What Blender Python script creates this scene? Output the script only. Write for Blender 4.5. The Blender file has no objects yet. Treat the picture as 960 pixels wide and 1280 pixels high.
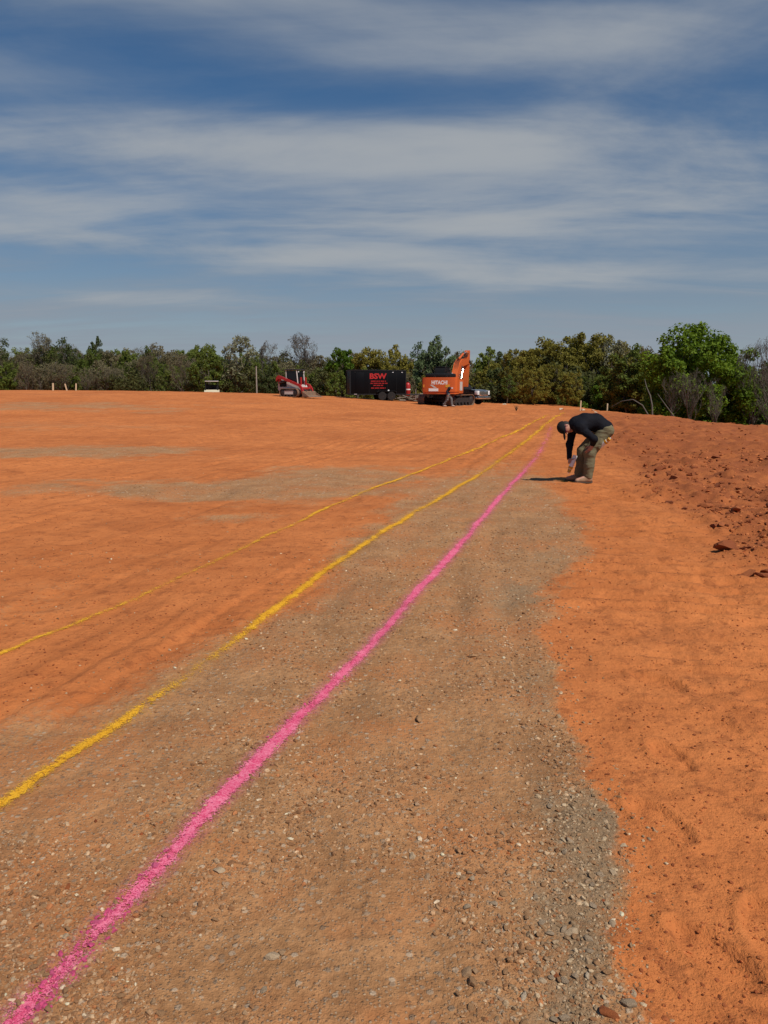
import bpy, bmesh, math, random
import numpy as np
from mathutils import Vector, Matrix, Euler
S = bpy.context.scene
COL = S.collection
R = math.radians
rng = np.random.default_rng(7)
random.seed(7)

# ------------------------------------------------------------------ camera
CAM_H = 1.65
PITCH = math.atan(157 / 960)
cd = bpy.data.cameras.new('camera')
cam = bpy.data.objects.new('camera', cd); COL.objects.link(cam)
cam.location = (0, 0, CAM_H); cam.rotation_euler = (R(90) - PITCH, 0, 0)
cd.sensor_fit = 'VERTICAL'; cd.sensor_height = 36; cd.lens = 27.0
cd.clip_start = 0.05; cd.clip_end = 3000
S.camera = cam

# ------------------------------------------------------------------ light, sky, exposure
SUN_EL, SUN_AZ = R(53), R(138)             # azimuth clockwise from +Y (the viewing direction)
sdir = Vector((math.cos(SUN_EL) * math.sin(SUN_AZ), math.cos(SUN_EL) * math.cos(SUN_AZ), math.sin(SUN_EL)))
ld = bpy.data.lights.new('sun', 'SUN'); ld.energy = 4.1; ld.angle = R(0.5); ld.color = (1.0, .95, .87)
sun = bpy.data.objects.new('sun', ld); COL.objects.link(sun)
sun.location = sdir * 60; sun.rotation_euler = (-sdir).to_track_quat('-Z', 'Y').to_euler()
vs = S.view_settings
vs.view_transform = 'Standard'; vs.look = 'None'; vs.gamma = 1.0; vs.use_curve_mapping = False
vs.exposure = 0.09
S.cycles.max_bounces = 6; S.cycles.transparent_max_bounces = 12
S.cycles.use_adaptive_sampling = True

W = bpy.data.worlds.new('World'); S.world = W; W.use_nodes = True
wt = W.node_tree; wt.nodes.clear()
class NT:
    """small helper that writes node maths"""
    def __init__(s, t): s.t = t
    def n(s, typ, **kw):
        nd = s.t.nodes.new(typ)
        for k, v in kw.items(): setattr(nd, k, v)
        return nd
    def put(s, sock, v):
        if isinstance(v, (int, float)): sock.default_value = v
        elif isinstance(v, (tuple, list)):
            sock.default_value = tuple(v) if len(v) == len(sock.default_value) else tuple(v) + (1.0,)
        else: s.t.links.new(v, sock)
    def m(s, op, a, b=0.0, c=None, clamp=False):
        nd = s.n('ShaderNodeMath', operation=op, use_clamp=clamp)
        s.put(nd.inputs[0], a); s.put(nd.inputs[1], b)
        if c is not None: s.put(nd.inputs[2], c)
        return nd.outputs[0]
    def add(s, a, b): return s.m('ADD', a, b)
    def sub(s, a, b): return s.m('SUBTRACT', a, b)
    def mul(s, a, b): return s.m('MULTIPLY', a, b)
    def smooth(s, v, lo, hi, a=0.0, b=1.0):
        nd = s.n('ShaderNodeMapRange', interpolation_type='SMOOTHSTEP')
        s.put(nd.inputs[0], v); s.put(nd.inputs[1], lo); s.put(nd.inputs[2], hi); s.put(nd.inputs[3], a); s.put(nd.inputs[4], b)
        return nd.outputs[0]
    def mix(s, f, a, b, mode='MIX'):
        nd = s.n('ShaderNodeMix', data_type='RGBA', blend_type=mode)
        s.put(nd.inputs[0], f); s.put(nd.inputs[6], a); s.put(nd.inputs[7], b)
        return nd.outputs[2]
    def noise(s, vec, scale, detail=3.0, rough=0.55, dist=0.0):
        nd = s.n('ShaderNodeTexNoise'); 
        if vec is not None: s.t.links.new(vec, nd.inputs['Vector'])
        s.put(nd.inputs['Scale'], scale); s.put(nd.inputs['Detail'], detail); s.put(nd.inputs['Roughness'], rough); s.put(nd.inputs['Distortion'], dist)
        return nd.outputs[0]
    def vor(s, vec, scale, feature='F1', out='Distance'):
        nd = s.n('ShaderNodeTexVoronoi', feature=feature)
        s.t.links.new(vec, nd.inputs['Vector']); s.put(nd.inputs['Scale'], scale)
        return nd.outputs[out]
    def comb(s, x, y, z):
        nd = s.n('ShaderNodeCombineXYZ'); s.put(nd.inputs[0], x); s.put(nd.inputs[1], y); s.put(nd.inputs[2], z); return nd.outputs[0]
    def ramp(s, f, stops):
        nd = s.n('ShaderNodeValToRGB'); s.put(nd.inputs[0], f)
        el = nd.color_ramp.elements
        while len(el) < len(stops): el.new(0.5)
        for e, (p, c) in zip(el, stops): e.position = p; e.color = tuple(c) + (1.0,)
        return nd.outputs[0]
    def attr(s, name, out='Fac'):
        nd = s.n('ShaderNodeAttribute', attribute_name=name); return nd.outputs[out]

w = NT(wt)
sky = w.n('ShaderNodeTexSky', sky_type='NISHITA', sun_disc=False, sun_elevation=SUN_EL, sun_rotation=SUN_AZ, altitude=200.0, air_density=1.0, dust_density=0.2, ozone_density=4.0)
bg_sky = w.n('ShaderNodeBackground'); bg_sky.inputs[1].default_value = 0.062
hs = w.n('ShaderNodeHueSaturation'); hs.inputs['Saturation'].default_value = 1.24; wt.links.new(sky.outputs[0], hs.inputs['Color']); wt.links.new(hs.outputs[0], bg_sky.inputs[0])
gen = w.n('ShaderNodeTexCoord').outputs['Generated']
sp = w.n('ShaderNodeSeparateXYZ'); wt.links.new(gen, sp.inputs[0])
dx, dy, dz = sp.outputs
az = w.m('ARCTAN2', dx, dy)
hz = w.m('SQRT', w.add(w.mul(dx, dx), w.mul(dy, dy)))
el = w.m('ARCTAN2', dz, hz)
# slow waves that bend the bands, fine streaks that fray them
warp = w.sub(w.noise(w.comb(w.mul(az, 2.2), w.mul(el, 7.0), 0.3), 1.0, 3.0), 0.5)
elw = w.add(el, w.mul(warp, 0.040))
den = w.add(w.m('MAXIMUM', dz, 0.0), .13)
pl_ = w.comb(w.mul(w.m('DIVIDE', dx, den), .80), w.mul(w.m('DIVIDE', dy, den), 1.30), 1.7)
puff = w.noise(pl_, 1.0, 7.0, .60, .35)
fib = w.noise(w.comb(w.mul(w.m('DIVIDE', dx, den), .9), w.mul(w.m('DIVIDE', dy, den), 3.4), 6.1), 1.0, 6.0, .55, .6)
streak = w.noise(w.comb(w.mul(az, 3.2), w.mul(elw, 24.0), 4.7), 1.0, 5.0, 0.52, 0.6)
fine = w.noise(w.comb(w.mul(az, 9.0), w.mul(elw, 46.0), 9.1), 1.0, 4.0, 0.55, 0.4)
broad = w.noise(w.comb(w.mul(az, 1.3), w.mul(elw, 8.0), 2.2), 1.0, 3.0, 0.5)
BANDS = [  # azimuth, elevation, half width, half height, slope, strength
    (.05, .280, .36, .030, .02, 1.0), (-.34, .262, .20, .022, .05, .55), (.02, .203, .24, .022, .00, .85), (-.36, .168, .20, .014, .0, .85),
    (.16, .142, .26, .014, -.05, 1.0), (-.07, .162, .11, .010, .0, .7), (-.46, .212, .10, .016, -.05, .6), (.24, .385, .34, .042, -.02, .62), (-.22, .43, .20, .020, .02, .55),
    (-.32, .108, .15, .008, .0, .6), (.05, .215, .85, .075, .0, .50), (.40, .225, .20, .035, -.03, .55), (-.42, .335, .16, .03, .0, .22)]
tot = None
for a0, e0, wa, we, sl, st in BANDS:
    da = w.sub(az, a0)
    q = w.m('DIVIDE', da, wa); v = w.m('DIVIDE', w.sub(w.sub(elw, e0), w.mul(da, sl)), we)
    g = w.mul(w.m('EXPONENT', w.mul(w.add(w.mul(q, q), w.mul(v, v)), -1.0)), st)
    tot = g if tot is None else w.add(tot, g)
tot = w.mul(tot, w.smooth(w.add(w.mul(puff, .80), w.add(w.mul(fib, .22), w.mul(streak, .16))), .36, .80, .18, 1.35))
veil = w.smooth(w.add(w.mul(puff, .8), w.add(w.mul(fib, .4), w.mul(broad, .4))), .74, 1.08, 0.0, .50)          # thin cover over the whole dome
tot = w.m('SUBTRACT', 1.0, w.m('EXPONENT', w.mul(tot, -1.5)))
low = w.smooth(el, .25, .05, 0.0, .92)                                           # thickens towards the horizon
low = w.mul(low, w.smooth(w.add(w.mul(fib, .6), w.mul(puff, .5)), .30, .75, .72, 1.15))
cm = w.m('SUBTRACT', 1.0, w.mul(w.mul(w.sub(1.0, w.m('MINIMUM', tot, .93)), w.sub(1.0, veil)), w.sub(1.0, w.m('MINIMUM', low, 1.0))))
cm = w.m('MINIMUM', w.m('MAXIMUM', cm, 0.0), .97)
ccol = w.mix(w.smooth(w.add(w.mul(tot, .55), w.add(w.mul(puff, .55), w.mul(fib, .45))), .42, 1.12), (.165, .225, .315), (.385, .41, .435))
ccol = w.mix(w.smooth(el, .20, .03, 0.0, .65), ccol, (.335, .375, .415))
bg_c = w.n('ShaderNodeBackground'); wt.links.new(ccol, bg_c.inputs[0]); bg_c.inputs[1].default_value = .90
mx = w.n('ShaderNodeMixShader'); wt.links.new(cm, mx.inputs[0]); wt.links.new(bg_sky.outputs[0], mx.inputs[1]); wt.links.new(bg_c.outputs[0], mx.inputs[2])
wo = w.n('ShaderNodeOutputWorld'); wt.links.new(mx.outputs[0], wo.inputs[0])

# ------------------------------------------------------------------ helpers
def tag(o, label=None, cat=None, group=None, kind=None):
    if label: o['label'] = label
    if cat: o['category'] = cat
    if group: o['group'] = group
    if kind: o['kind'] = kind
    return o
def empty(name, loc, rz=0.0):
    o = bpy.data.objects.new(name, None); COL.objects.link(o)
    o.empty_display_size = .2; o.location = loc; o.rotation_euler = (0, 0, rz); return o
def obj(name, me, parent=None, mat=None):
    o = bpy.data.objects.new(name, me); COL.objects.link(o)
    if mat is not None: me.materials.clear(); me.materials.append(mat)
    if parent is not None: o.parent = parent
    return o
def mesh_np(name, V, F, smooth=False):
    """V (n,3), F (m,k) arrays -> mesh"""
    me = bpy.data.meshes.new(name)
    V = np.ascontiguousarray(V, np.float32); F = np.ascontiguousarray(F, np.int32)
    k = F.shape[1]
    me.vertices.add(len(V)); me.vertices.foreach_set('co', V.ravel())
    me.loops.add(F.size); me.loops.foreach_set('vertex_index', F.ravel())
    me.polygons.add(len(F)); me.polygons.foreach_set('loop_start', np.arange(0, F.size, k, dtype=np.int32))
    me.update(calc_edges=True)
    me.polygons.foreach_set('use_smooth', np.full(len(F), bool(smooth)))
    me.update(); return me
class MB:
    """collects shapes, becomes ONE mesh object"""
    def __init__(s): s.v = []; s.f = []
    def raw(s, V, F):
        b = len(s.v); s.v += [tuple(p) for p in V]; s.f += [tuple(b + i for i in f) for f in F]; return s
    def box(s, x0, x1, y0, y1, z0, z1, ch=0.0, M=None):
        if ch <= 0:
            V = [(x, y, z) for x in (x0, x1) for y in (y0, y1) for z in (z0, z1)]
            F = [(0, 1, 3, 2), (4, 6, 7, 5), (0, 4, 5, 1), (2, 3, 7, 6), (0, 2, 6, 4), (1, 5, 7, 3)]
        else:
            bm = bmesh.new(); bmesh.ops.create_cube(bm, size=1)
            for q in bm.verts: q.co = Vector(((x0 + x1) / 2 + q.co.x * (x1 - x0), (y0 + y1) / 2 + q.co.y * (y1 - y0), (z0 + z1) / 2 + q.co.z * (z1 - z0)))
            bmesh.ops.bevel(bm, geom=list(bm.edges), offset=ch, segments=2, affect='EDGES', profile=.5)
            bm.verts.index_update(); V = [q.co.copy() for q in bm.verts]; F = [[q.index for q in f.verts] for f in bm.faces]; bm.free()
        if M is not None: V = [M @ Vector(p) for p in V]
        return s.raw(V, F)
    def prism(s, prof, a, b, axis='y', M=None):
        """closed profile of 2-D points (x,z) extruded along y (or (y,z) along x, or (x,y) along z)"""
        def P(p, t): return (p[0], t, p[1]) if axis == 'y' else (t, p[0], p[1]) if axis == 'x' else (p[0], p[1], t)
        n = len(prof); V = [P(p, a) for p in prof] + [P(p, b) for p in prof]
        F = [tuple(range(n))[::-1], tuple(range(n, 2 * n))] + [(i, (i + 1) % n, n + (i + 1) % n, n + i) for i in range(n)]
        if M is not None: V = [M @ Vector(p) for p in V]
        return s.raw(V, F)
    def tube(s, pts, r, n=8, cap=True):
        pts = [Vector(p) for p in pts]; rs = r if isinstance(r, (list, tuple)) else [r] * len(pts)
        V = []; u = None
        for i, p in enumerate(pts):
            t = (pts[min(i + 1, len(pts) - 1)] - pts[max(i - 1, 0)]).normalized()
            if u is None: u = t.orthogonal().normalized()
            u = (u - t * u.dot(t)); u = u.normalized() if u.length > 1e-6 else t.orthogonal().normalized()
            q = t.cross(u)
            for k in range(n):
                a = 2 * math.pi * k / n; V.append(p + (u * math.cos(a) + q * math.sin(a)) * rs[i])
        F = [(i * n + k, i * n + (k + 1) % n, (i + 1) * n + (k + 1) % n, (i + 1) * n + k) for i in range(len(pts) - 1) for k in range(n)]
        if cap: F += [tuple(range(n))[::-1], tuple(range((len(pts) - 1) * n, len(pts) * n))]
        return s.raw(V, F)
    def lathe(s, prof, c, axis='y', n=20):
        """profile of (radius, along) about an axis through c"""
        V = []
        for r, t in prof:
            for k in range(n):
                a = 2 * math.pi * k / n; p, q = r * math.cos(a), r * math.sin(a)
                V.append((c[0] + p, c[1] + t, c[2] + q) if axis == 'y' else (c[0] + t, c[1] + p, c[2] + q) if axis == 'x' else (c[0] + p, c[1] + q, c[2] + t))
        F = [(i * n + k, i * n + (k + 1) % n, (i + 1) * n + (k + 1) % n, (i + 1) * n + k) for i in range(len(prof) - 1) for k in range(n)]
        F += [tuple(range(n))[::-1], tuple(range((len(prof) - 1) * n, len(prof) * n))]
        return s.raw(V, F)
    def mesh(s, name, smooth=None):
        me = bpy.data.meshes.new(name); me.from_pydata([tuple(p) for p in s.v], [], s.f)
        bm = bmesh.new(); bm.from_mesh(me); bmesh.ops.recalc_face_normals(bm, faces=list(bm.faces)); bm.to_mesh(me); bm.free()
        if smooth is not None:
            me.polygons.foreach_set('use_smooth', np.full(len(me.polygons), True)); me.set_sharp_from_angle(angle=R(smooth))
        me.update(); return me
    def build(s, name, mat, parent=None, smooth=35): return obj(name, s.mesh(name, smooth), parent, mat)

def mat(name, col, rough=.6, metal=0.0, var=.25, scale=6.0, dirt=None, dirt_amt=.5, bump=.0, bscale=40.0, coat=0.0, spec=.5):
    m = bpy.data.materials.new(name); m.use_nodes = True; t = m.node_tree; b = t.nodes['Principled BSDF']; k = NT(t)
    oc = k.n('ShaderNodeTexCoord').outputs['Object']
    n1 = k.noise(oc, scale, 5, .6)
    c = k.mix(n1, tuple(x * (1 - var) for x in col), tuple(min(1, x * (1 + var)) for x in col))
    if dirt is not None:
        n2 = k.smooth(k.noise(oc, scale * .45, 6, .65, .5), .62 - .3 * dirt_amt, .85 - .3 * dirt_amt)
        c = k.mix(k.mul(n2, min(1, .35 + dirt_amt)), c, dirt)
    t.links.new(c, b.inputs['Base Color'])
    b.inputs['Metallic'].default_value = metal; b.inputs['Specular IOR Level'].default_value = spec
    t.links.new(k.add(rough - .08, k.mul(n1, .16)), b.inputs['Roughness'])
    b.inputs['Coat Weight'].default_value = coat
    if bump > 0:
        bp = k.n('ShaderNodeBump'); bp.inputs['Distance'].default_value = bump; bp.inputs['Strength'].default_value = 1
        t.links.new(k.noise(oc, bscale, 5, .6), bp.inputs['Height']); t.links.new(bp.outputs[0], b.inputs['Normal'])
    return m

def _hash(ix, iy, seed):
    h = (ix.astype(np.int64) * 374761393 + iy.astype(np.int64) * 668265263 + seed * 1274126177) & 0xffffffff
    h = ((h ^ (h >> 13)) * 1274126177) & 0xffffffff
    return ((h ^ (h >> 16)) & 0xffffff) / float(0xffffff)
def vn(x, y, seed=0):
    ix, iy = np.floor(x), np.floor(y); fx, fy = x - ix, y - iy
    fx = fx * fx * fx * (fx * (fx * 6 - 15) + 10); fy = fy * fy * fy * (fy * (fy * 6 - 15) + 10)
    a, b = _hash(ix, iy, seed), _hash(ix + 1, iy, seed); c, d = _hash(ix, iy + 1, seed), _hash(ix + 1, iy + 1, seed)
    return (a * (1 - fx) + b * fx) * (1 - fy) + (c * (1 - fx) + d * fx) * fy
def fbm(x, y, oct=4, seed=0, rough=.5):
    s = 0; a = 1; t = 0
    for o in range(oct):
        s = s + a * (vn(x * 2 ** o + o * 17.3, y * 2 ** o - o * 9.1, seed + o) - .5); t += a; a *= rough
    return s / t * 2
def sst(x, a, b):
    t = np.clip((np.asarray(x, float) - a) / (b - a), 0, 1); return t * t * (3 - 2 * t)
def dist_poly(x, y, pts):
    best = np.full(np.shape(x), 1e9)
    for (ax, ay), (bx, by) in zip(pts[:-1], pts[1:]):
        ex, ey = bx - ax, by - ay; t = np.clip(((x - ax) * ex + (y - ay) * ey) / (ex * ex + ey * ey), 0, 1)
        best = np.minimum(best, np.hypot(x - ax - t * ex, y - ay - t * ey))
    return best

# ------------------------------------------------------------------ ground
PINK = [(-1.08, 1.35), (-.95, 1.78), (-.88, 2.11), (-.78, 2.48), (-.61, 3.04), (-.43, 3.68), (-.19, 4.42), (.12, 5.5), (.63, 7.33), (1.01, 8.67), (1.59, 10.79), (2.54, 14.25), (3.69, 18.42), (5.2, 24.5), (6.6, 30.5)]
YEL_B = [(-1.75, 2.2), (-1.54, 2.85), (-1.43, 3.29), (-1.31, 3.58), (-1.18, 3.99), (-1.05, 4.58), (-.83, 5.5), (-.58, 6.83), (-.25, 7.78), (.19, 9.19), (.82, 11.18), (1.57, 13.63), (3.26, 19.56), (7.8, 35.87), (11.2, 48.0)]
YEL_A = [(-2.9, 3.0), (-2.38, 4.56), (-2.27, 4.98), (-2.08, 5.5), (-1.71, 6.65), (-1.47, 7.66), (-.85, 10.09), (-.37, 11.78), (.63, 14.93), (1.99, 19.09), (4.46, 26.84), (9.49, 43.69)]
GR_Y = np.array([-20, 1.2, 1.77, 2.0, 2.41, 2.76, 3.45, 4.42, 5.03, 5.82, 6.6, 7.59, 10.09, 14.93, 20, 40.])
GR_X = np.array([.60, .60, .66, .66, .84, .88, .92, 1.06, 1.09, 1.31, 1.55, 2.05, 2.4, 3.28, 4.4, 9.])
GL_Y = np.array([-20, 2.4, 3.58, 4.04, 4.86, 5.6, 7.06, 7.99, 9.47, 12.5, 16.5, 22, 40.])
GL_X = np.array([-6, -3.2, -1.95, -1.62, -1.26, -.95, -.62, -.40, -.45, .0, 1.4, 3.2, 8.])
PATCH = [(-3.0, 12.5, 3.5, 2.5, .25, 1.1), (-1.0, 14.0, 2.2, 2.1, .2, 1.0), (-8.0, 19.6, 5.2, 2.8, .1, 1.0), (-4.2, 17.8, 3.2, .8, .2, .45), (-17, 42, 11, 6, .1, .75), (-9, 47, 9, 2.6, .0, .4), (-4.9, 12.2, 2.2, 1.6, .2, .7), (-13, 30, 7, 3.2, .1, .55), (-1.6, 27, 5, 3.5, .2, .35), (-22, 55, 9, 3, .0, .45), (-2.4, 7.3, 1.6, 1.0, .5, .35), (-2.6, 5.6, 1.3, .8, .4, .45)]
def gravel_mask(x, y):
    """0 orange clay .. 1 brown stony roadbed; second value: grey crushed stone at the verge"""
    nz = fbm(x * 1.1, y * .8, 4, 11); n2 = fbm(x * 5, y * 4, 4, 23)
    n3 = fbm(x * 17, y * 14, 3, 27); xr = np.interp(y, GR_Y, GR_X) + .15 * nz * np.clip(y / 6, .35, 2.5) + .10 * n2 * np.clip(y / 4, .6, 2) + .035 * n3
    xl = np.interp(y, GL_Y, GL_X) + .38 * nz * np.clip(y / 6, .6, 2)
    sr = np.clip(.06 + .06 * (y - 2), .06, 1.6)
    g = sst(xr - x, -sr, sr) * sst(x - xl, -.55, .95)
    g = g * (1 - .80 * sst(y, 8, 22)) * (.80 + .3 * sst(fbm(x * .9 + 5, y * .45, 3, 31), -.4, .5))
    for cx, cy, rx, ry, rot, st in PATCH:
        u, v = (x - cx) - rot * (y - cy) * .3, (y - cy) + rot * (x - cx) * .3
        q = np.hypot(u / rx, v / ry) + .95 * fbm(x * .55, y * .75, 6, 41, .62)
        g = np.maximum(g, st * .80 * sst(1.35 - q, 0, 1.3))
    grey = sst(xr - x, -.04, .06) * sst(x - xr, -.62, -.12) * sst(y, 4.6, 2.6) + .55 * sst(xr - x, 0, .1) * sst(x - xr, -.9, -.2) * sst(y, 3.5, 4.6) * sst(y, 12, 6)
    grey = grey * sst(fbm(x * 2.2, y * 1.5, 3, 51), -.55, .25)
    grey = np.maximum(grey, .3 * sst(np.hypot((x - 1.75) / .42, (y - 7.95) / .75) + .3 * n2, 1.0, .4))
    for cx, cy, rx, ry, rot, st in PATCH[:3]:
        q = np.hypot((x - cx) / rx, (y - cy) / ry) + .5 * fbm(x * .8, y * .8, 4, 61)
        grey = np.maximum(grey, .30 * sst(.75 - q, 0, .6))
    return np.clip(g, 0, 1), np.clip(grey, 0, 1)
RX = np.array([-400, -60, -35, -20, -11, -3, 0, 4, 8, 16, 400.]); RZ = np.array([1.30, 1.34, 1.32, 1.22, 1.04, .66, .47, .20, .05, .0, .0])
def macro(x, y):
    z = np.interp(x, RX, RZ) * sst(y, 20, 64)
    wob = fbm(x * .25, y * .25, 3, 71)
    edge = 15.0 + 1.1 * fbm(y * .18 + 3, x * 0 + 1.0, 3, 73)
    z = z - 3.4 * sst(x, edge, edge + 9.5) - 3.2 * sst(y, 70, 92) * (1 - sst(x, edge, edge + 9.5)) + .05 * wob * sst(np.hypot(x, y), 3, 12)
    z = z + .16 * sst(x, 4.2, 8) * sst(x, 15, 9) * sst(y, 6, 10) * (.6 + .8 * fbm(x * .5, y * .4, 3, 75))
    return z
def churn_mask(x, y):
    """loose, freshly pushed clay of the right bank"""
    return sst(x - .19 * y + .5 * fbm(x * .5, y * .4, 3, 121), 1.5, 2.7) * sst(y, 5.2, 7.5) * sst(y, 60, 35)
def height(x, y):
    g, gr = gravel_mask(x, y); clay = 1 - g
    far = sst(np.hypot(x, y), 150, 60)
    z = macro(x, y)
    z = z + far * (.020 * fbm(x * .9, y * .9, 3, 81) + .010 * fbm(x * 3.1, y * 3.1, 3, 83) + (.0038 + .004 * gr) * fbm(x * 16, y * 16, 3, 85, .62))
    # right verge: dozer passes across the view, clods pushed up at their rims
    rt = clay * sst(x, 1.0, 1.8)
    ph = (y + .16 * x + .10 * fbm(x * .7, y * .9, 3, 91)) / .33
    gate = sst(fbm(x * .35 + 7, y * .8, 3, 93), -.55, .1)
    z = z + rt * gate * sst(y, 3.4, 4.6) * far * (.017 * np.sin(2 * math.pi * ph) + .010 * np.sin(2 * math.pi * ph * 2.7 + 1))
    rg = 1 - np.abs(fbm(x * 2.4, y * 2.4, 4, 95)) * 2.0
    z = z + rt * far * .020 * np.clip(rg - .55, 0, 1) * sst(x + .25 * y, 2.2, 6)
    lump = fbm(x * 5.5, y * 5.5, 4, 97)
    near = rt * sst(y, 14, 7)
    ck = 1 - np.abs(fbm(x * 1.2 + 3, y * 4.6, 4, 131)) / .10
    z = z - near * .014 * np.clip(ck, 0, 1) + near * .009 * fbm(x * 13, y * 15, 3, 133, .6) + near * .016 * np.clip(fbm(x * 3.2, y * 7.5, 4, 135, .6), -.25, 1)
    z = z + rt * far * (.016 + .042 * sst(x, 2.6, 5) * sst(fbm(x * .8, y * .6, 3, 99), -.15, .45)) * np.clip(lump, -.1, 1)
    ch = churn_mask(x, y)
    z = z + ch * far * (.115 * np.clip(fbm(x * 1.7, y * 1.5, 4, 111), -.5, 1) + .125 * np.clip(fbm(x * 4.3, y * 4.3, 4, 113, .6), -.10, 1))
    # cleat marks of tracked machines
    for s0, hw, dr in ((-2.55, .19, .27), (-4.15, .19, .27), (-6.6, .22, .22), (-8.5, .22, .22), (2.05, .16, .13)):
        sx_ = x - dr * y - .25 * fbm(x * 0 + 1, y * .12, 2, 115 + int(s0 * 7)) - s0; inn = sst(np.abs(sx_), hw, hw * .8) * clay * sst(fbm(x * .4, y * .3, 3, 117), -.35, .2)
        z = z + far * inn * (.0075 * np.sin(2 * math.pi * y / .17) - .010)
    # footprints and heel scuffs in the soft clay in front
    for cx, cy, a, L, wd in ((1.06, 2.72, .35, .17, .075), (.97, 2.02, .5, .16, .07), (1.30, 3.25, .2, .15, .07), (1.18, 2.12, -.2, .15, .07), (1.55, 4.15, .6, .17, .08)):
        u = (x - cx) * math.cos(a) + (y - cy) * math.sin(a); v = -(x - cx) * math.sin(a) + (y - cy) * math.cos(a)
        q = np.hypot(u / wd, v / L) + .12 * lump
        z = z - .017 * sst(q, 1.05, .8) + .011 * np.exp(-((q - 1.18) / .14) ** 2)
    # ruts along the marked lines on the left
    lf = clay * sst(x, np.interp(y, GR_Y, GR_X), np.interp(y, GR_Y, GR_X) - 1.2)
    s = (x - .27 * y + .12 * fbm(x * .6, y * .35, 3, 101))
    gl = sst(fbm(s * 1.3, y * .12, 3, 103), -.2, .3)
    z = z + lf * far * gl * (.0125 * np.sin(2 * math.pi * s / .42) + .005 * np.sin(2 * math.pi * s / .155))
    # wheel ruts in the roadbed
    s2 = x - .11 * y - .10 * fbm(x * .3, y * .5, 3, 105)
    for c, wd, dp in ((-.05, .10, .018), (.30, .12, .022), (-.62, .11, .014)):
        z = z - g * dp * np.exp(-((s2 - c) / wd) ** 2) * (.5 + .9 * sst(fbm(x * .5, y * .7, 3, 107), -.3, .3)) * sst(y, 12, 6)
    return z
def axis(start, stop, d0, rate, flat):
    o = [start]; v = start
    while v < stop:
        v += max(d0, rate * (abs(v) - flat)) if abs(v) > flat else d0; o.append(v)
    return o
yp = axis(1.45, 74, .0150, .0075, .2); yp = yp + [yp[-1] + .6 * 1.13 ** k for k in range(1, 50) if yp[-1] + .6 * 1.13 ** k < 1500] + [1600]
yn = [-80, -40, -20, -10, -6, -4, -2.5, -1.5, -.8, -.2, .2, .5, .7, .85, .98, 1.08, 1.17, 1.25, 1.32, 1.39]
GY = np.array(yn + yp)
xp = axis(0, 19, .0155, .0135, .35); xp = xp + [xp[-1] + .35 * 1.22 ** k for k in range(1, 40) if xp[-1] + .35 * 1.22 ** k < 900] + [1000]
GX = np.array([-v for v in xp[:0:-1]] + xp)
XX, YY = np.meshgrid(GX, GY)
ZZ = height(XX, YY)
nxg, nyg = len(GX), len(GY)
idx = np.arange(nxg * nyg).reshape(nyg, nxg)
F = np.stack([idx[:-1, :-1], idx[:-1, 1:], idx[1:, 1:], idx[1:, :-1]], -1).reshape(-1, 4)
gme = mesh_np('ground', np.stack([XX, YY, ZZ], -1).reshape(-1, 3), F, True)
gm, gg = gravel_mask(XX, YY)
gme.attributes.new('gravel', 'FLOAT', 'POINT').data.foreach_set('value', gm.ravel().astype(np.float32))
gme.attributes.new('churned', 'FLOAT', 'POINT').data.foreach_set('value', churn_mask(XX, YY).ravel().astype(np.float32))
gme.attributes.new('crushed', 'FLOAT', 'POINT').data.foreach_set('value', gg.ravel().astype(np.float32))
def gz(x, y):
    """height of the built sheet (not of the formula) under a point"""
    x = np.atleast_1d(np.asarray(x, float)); y = np.atleast_1d(np.asarray(y, float))
    i = np.clip(np.searchsorted(GX, x) - 1, 0, nxg - 2); j = np.clip(np.searchsorted(GY, y) - 1, 0, nyg - 2)
    fx = (x - GX[i]) / (GX[i + 1] - GX[i]); fy = (y - GY[j]) / (GY[j + 1] - GY[j])
    return (ZZ[j, i] * (1 - fx) + ZZ[j, i + 1] * fx) * (1 - fy) + (ZZ[j + 1, i] * (1 - fx) + ZZ[j + 1, i + 1] * fx) * fy
def gz1(x, y): return float(gz(x, y)[0])

CLAY_A, CLAY_B, CLAY_D = (.43, .130, .037), (.61, .205, .062), (.260, .077, .026)
GRAV_A, GRAV_B = (.285, .136, .056), (.47, .240, .105)
mg = bpy.data.materials.new('earth'); mg.use_nodes = True; t = mg.node_tree; k = NT(t); b = t.nodes['Principled BSDF']
oc = k.n('ShaderNodeTexCoord').outputs['Object']
ga, ca = k.attr('gravel'), k.attr('crushed')
n_big = k.noise(oc, .22, 5, .6); n_mid = k.noise(oc, 2.3, 6, .62); n_fine = k.noise(oc, 24, 5, .65); n_grit = k.noise(oc, 170, 3, .6)
sps = k.n('ShaderNodeSeparateXYZ'); t.links.new(oc, sps.inputs[0])
n_drag = k.noise(k.comb(k.mul(sps.outputs[0], .5), k.mul(sps.outputs[1], .9), 0.0), 1.0, 6, .65, .3)
clay = k.mix(k.smooth(k.add(k.mul(n_big, .55), k.mul(n_mid, .45)), .32, .68), CLAY_A, CLAY_B)
clay = k.mix(k.smooth(n_drag, .52, .74, 0, .55), clay, CLAY_D)
clay = k.mix(k.smooth(n_fine, .50, .78, 0, .40), clay, CLAY_D)
clay = k.mix(k.smooth(n_grit, .60, .8, 0, .35), clay, (.58, .24, .10))
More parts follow.
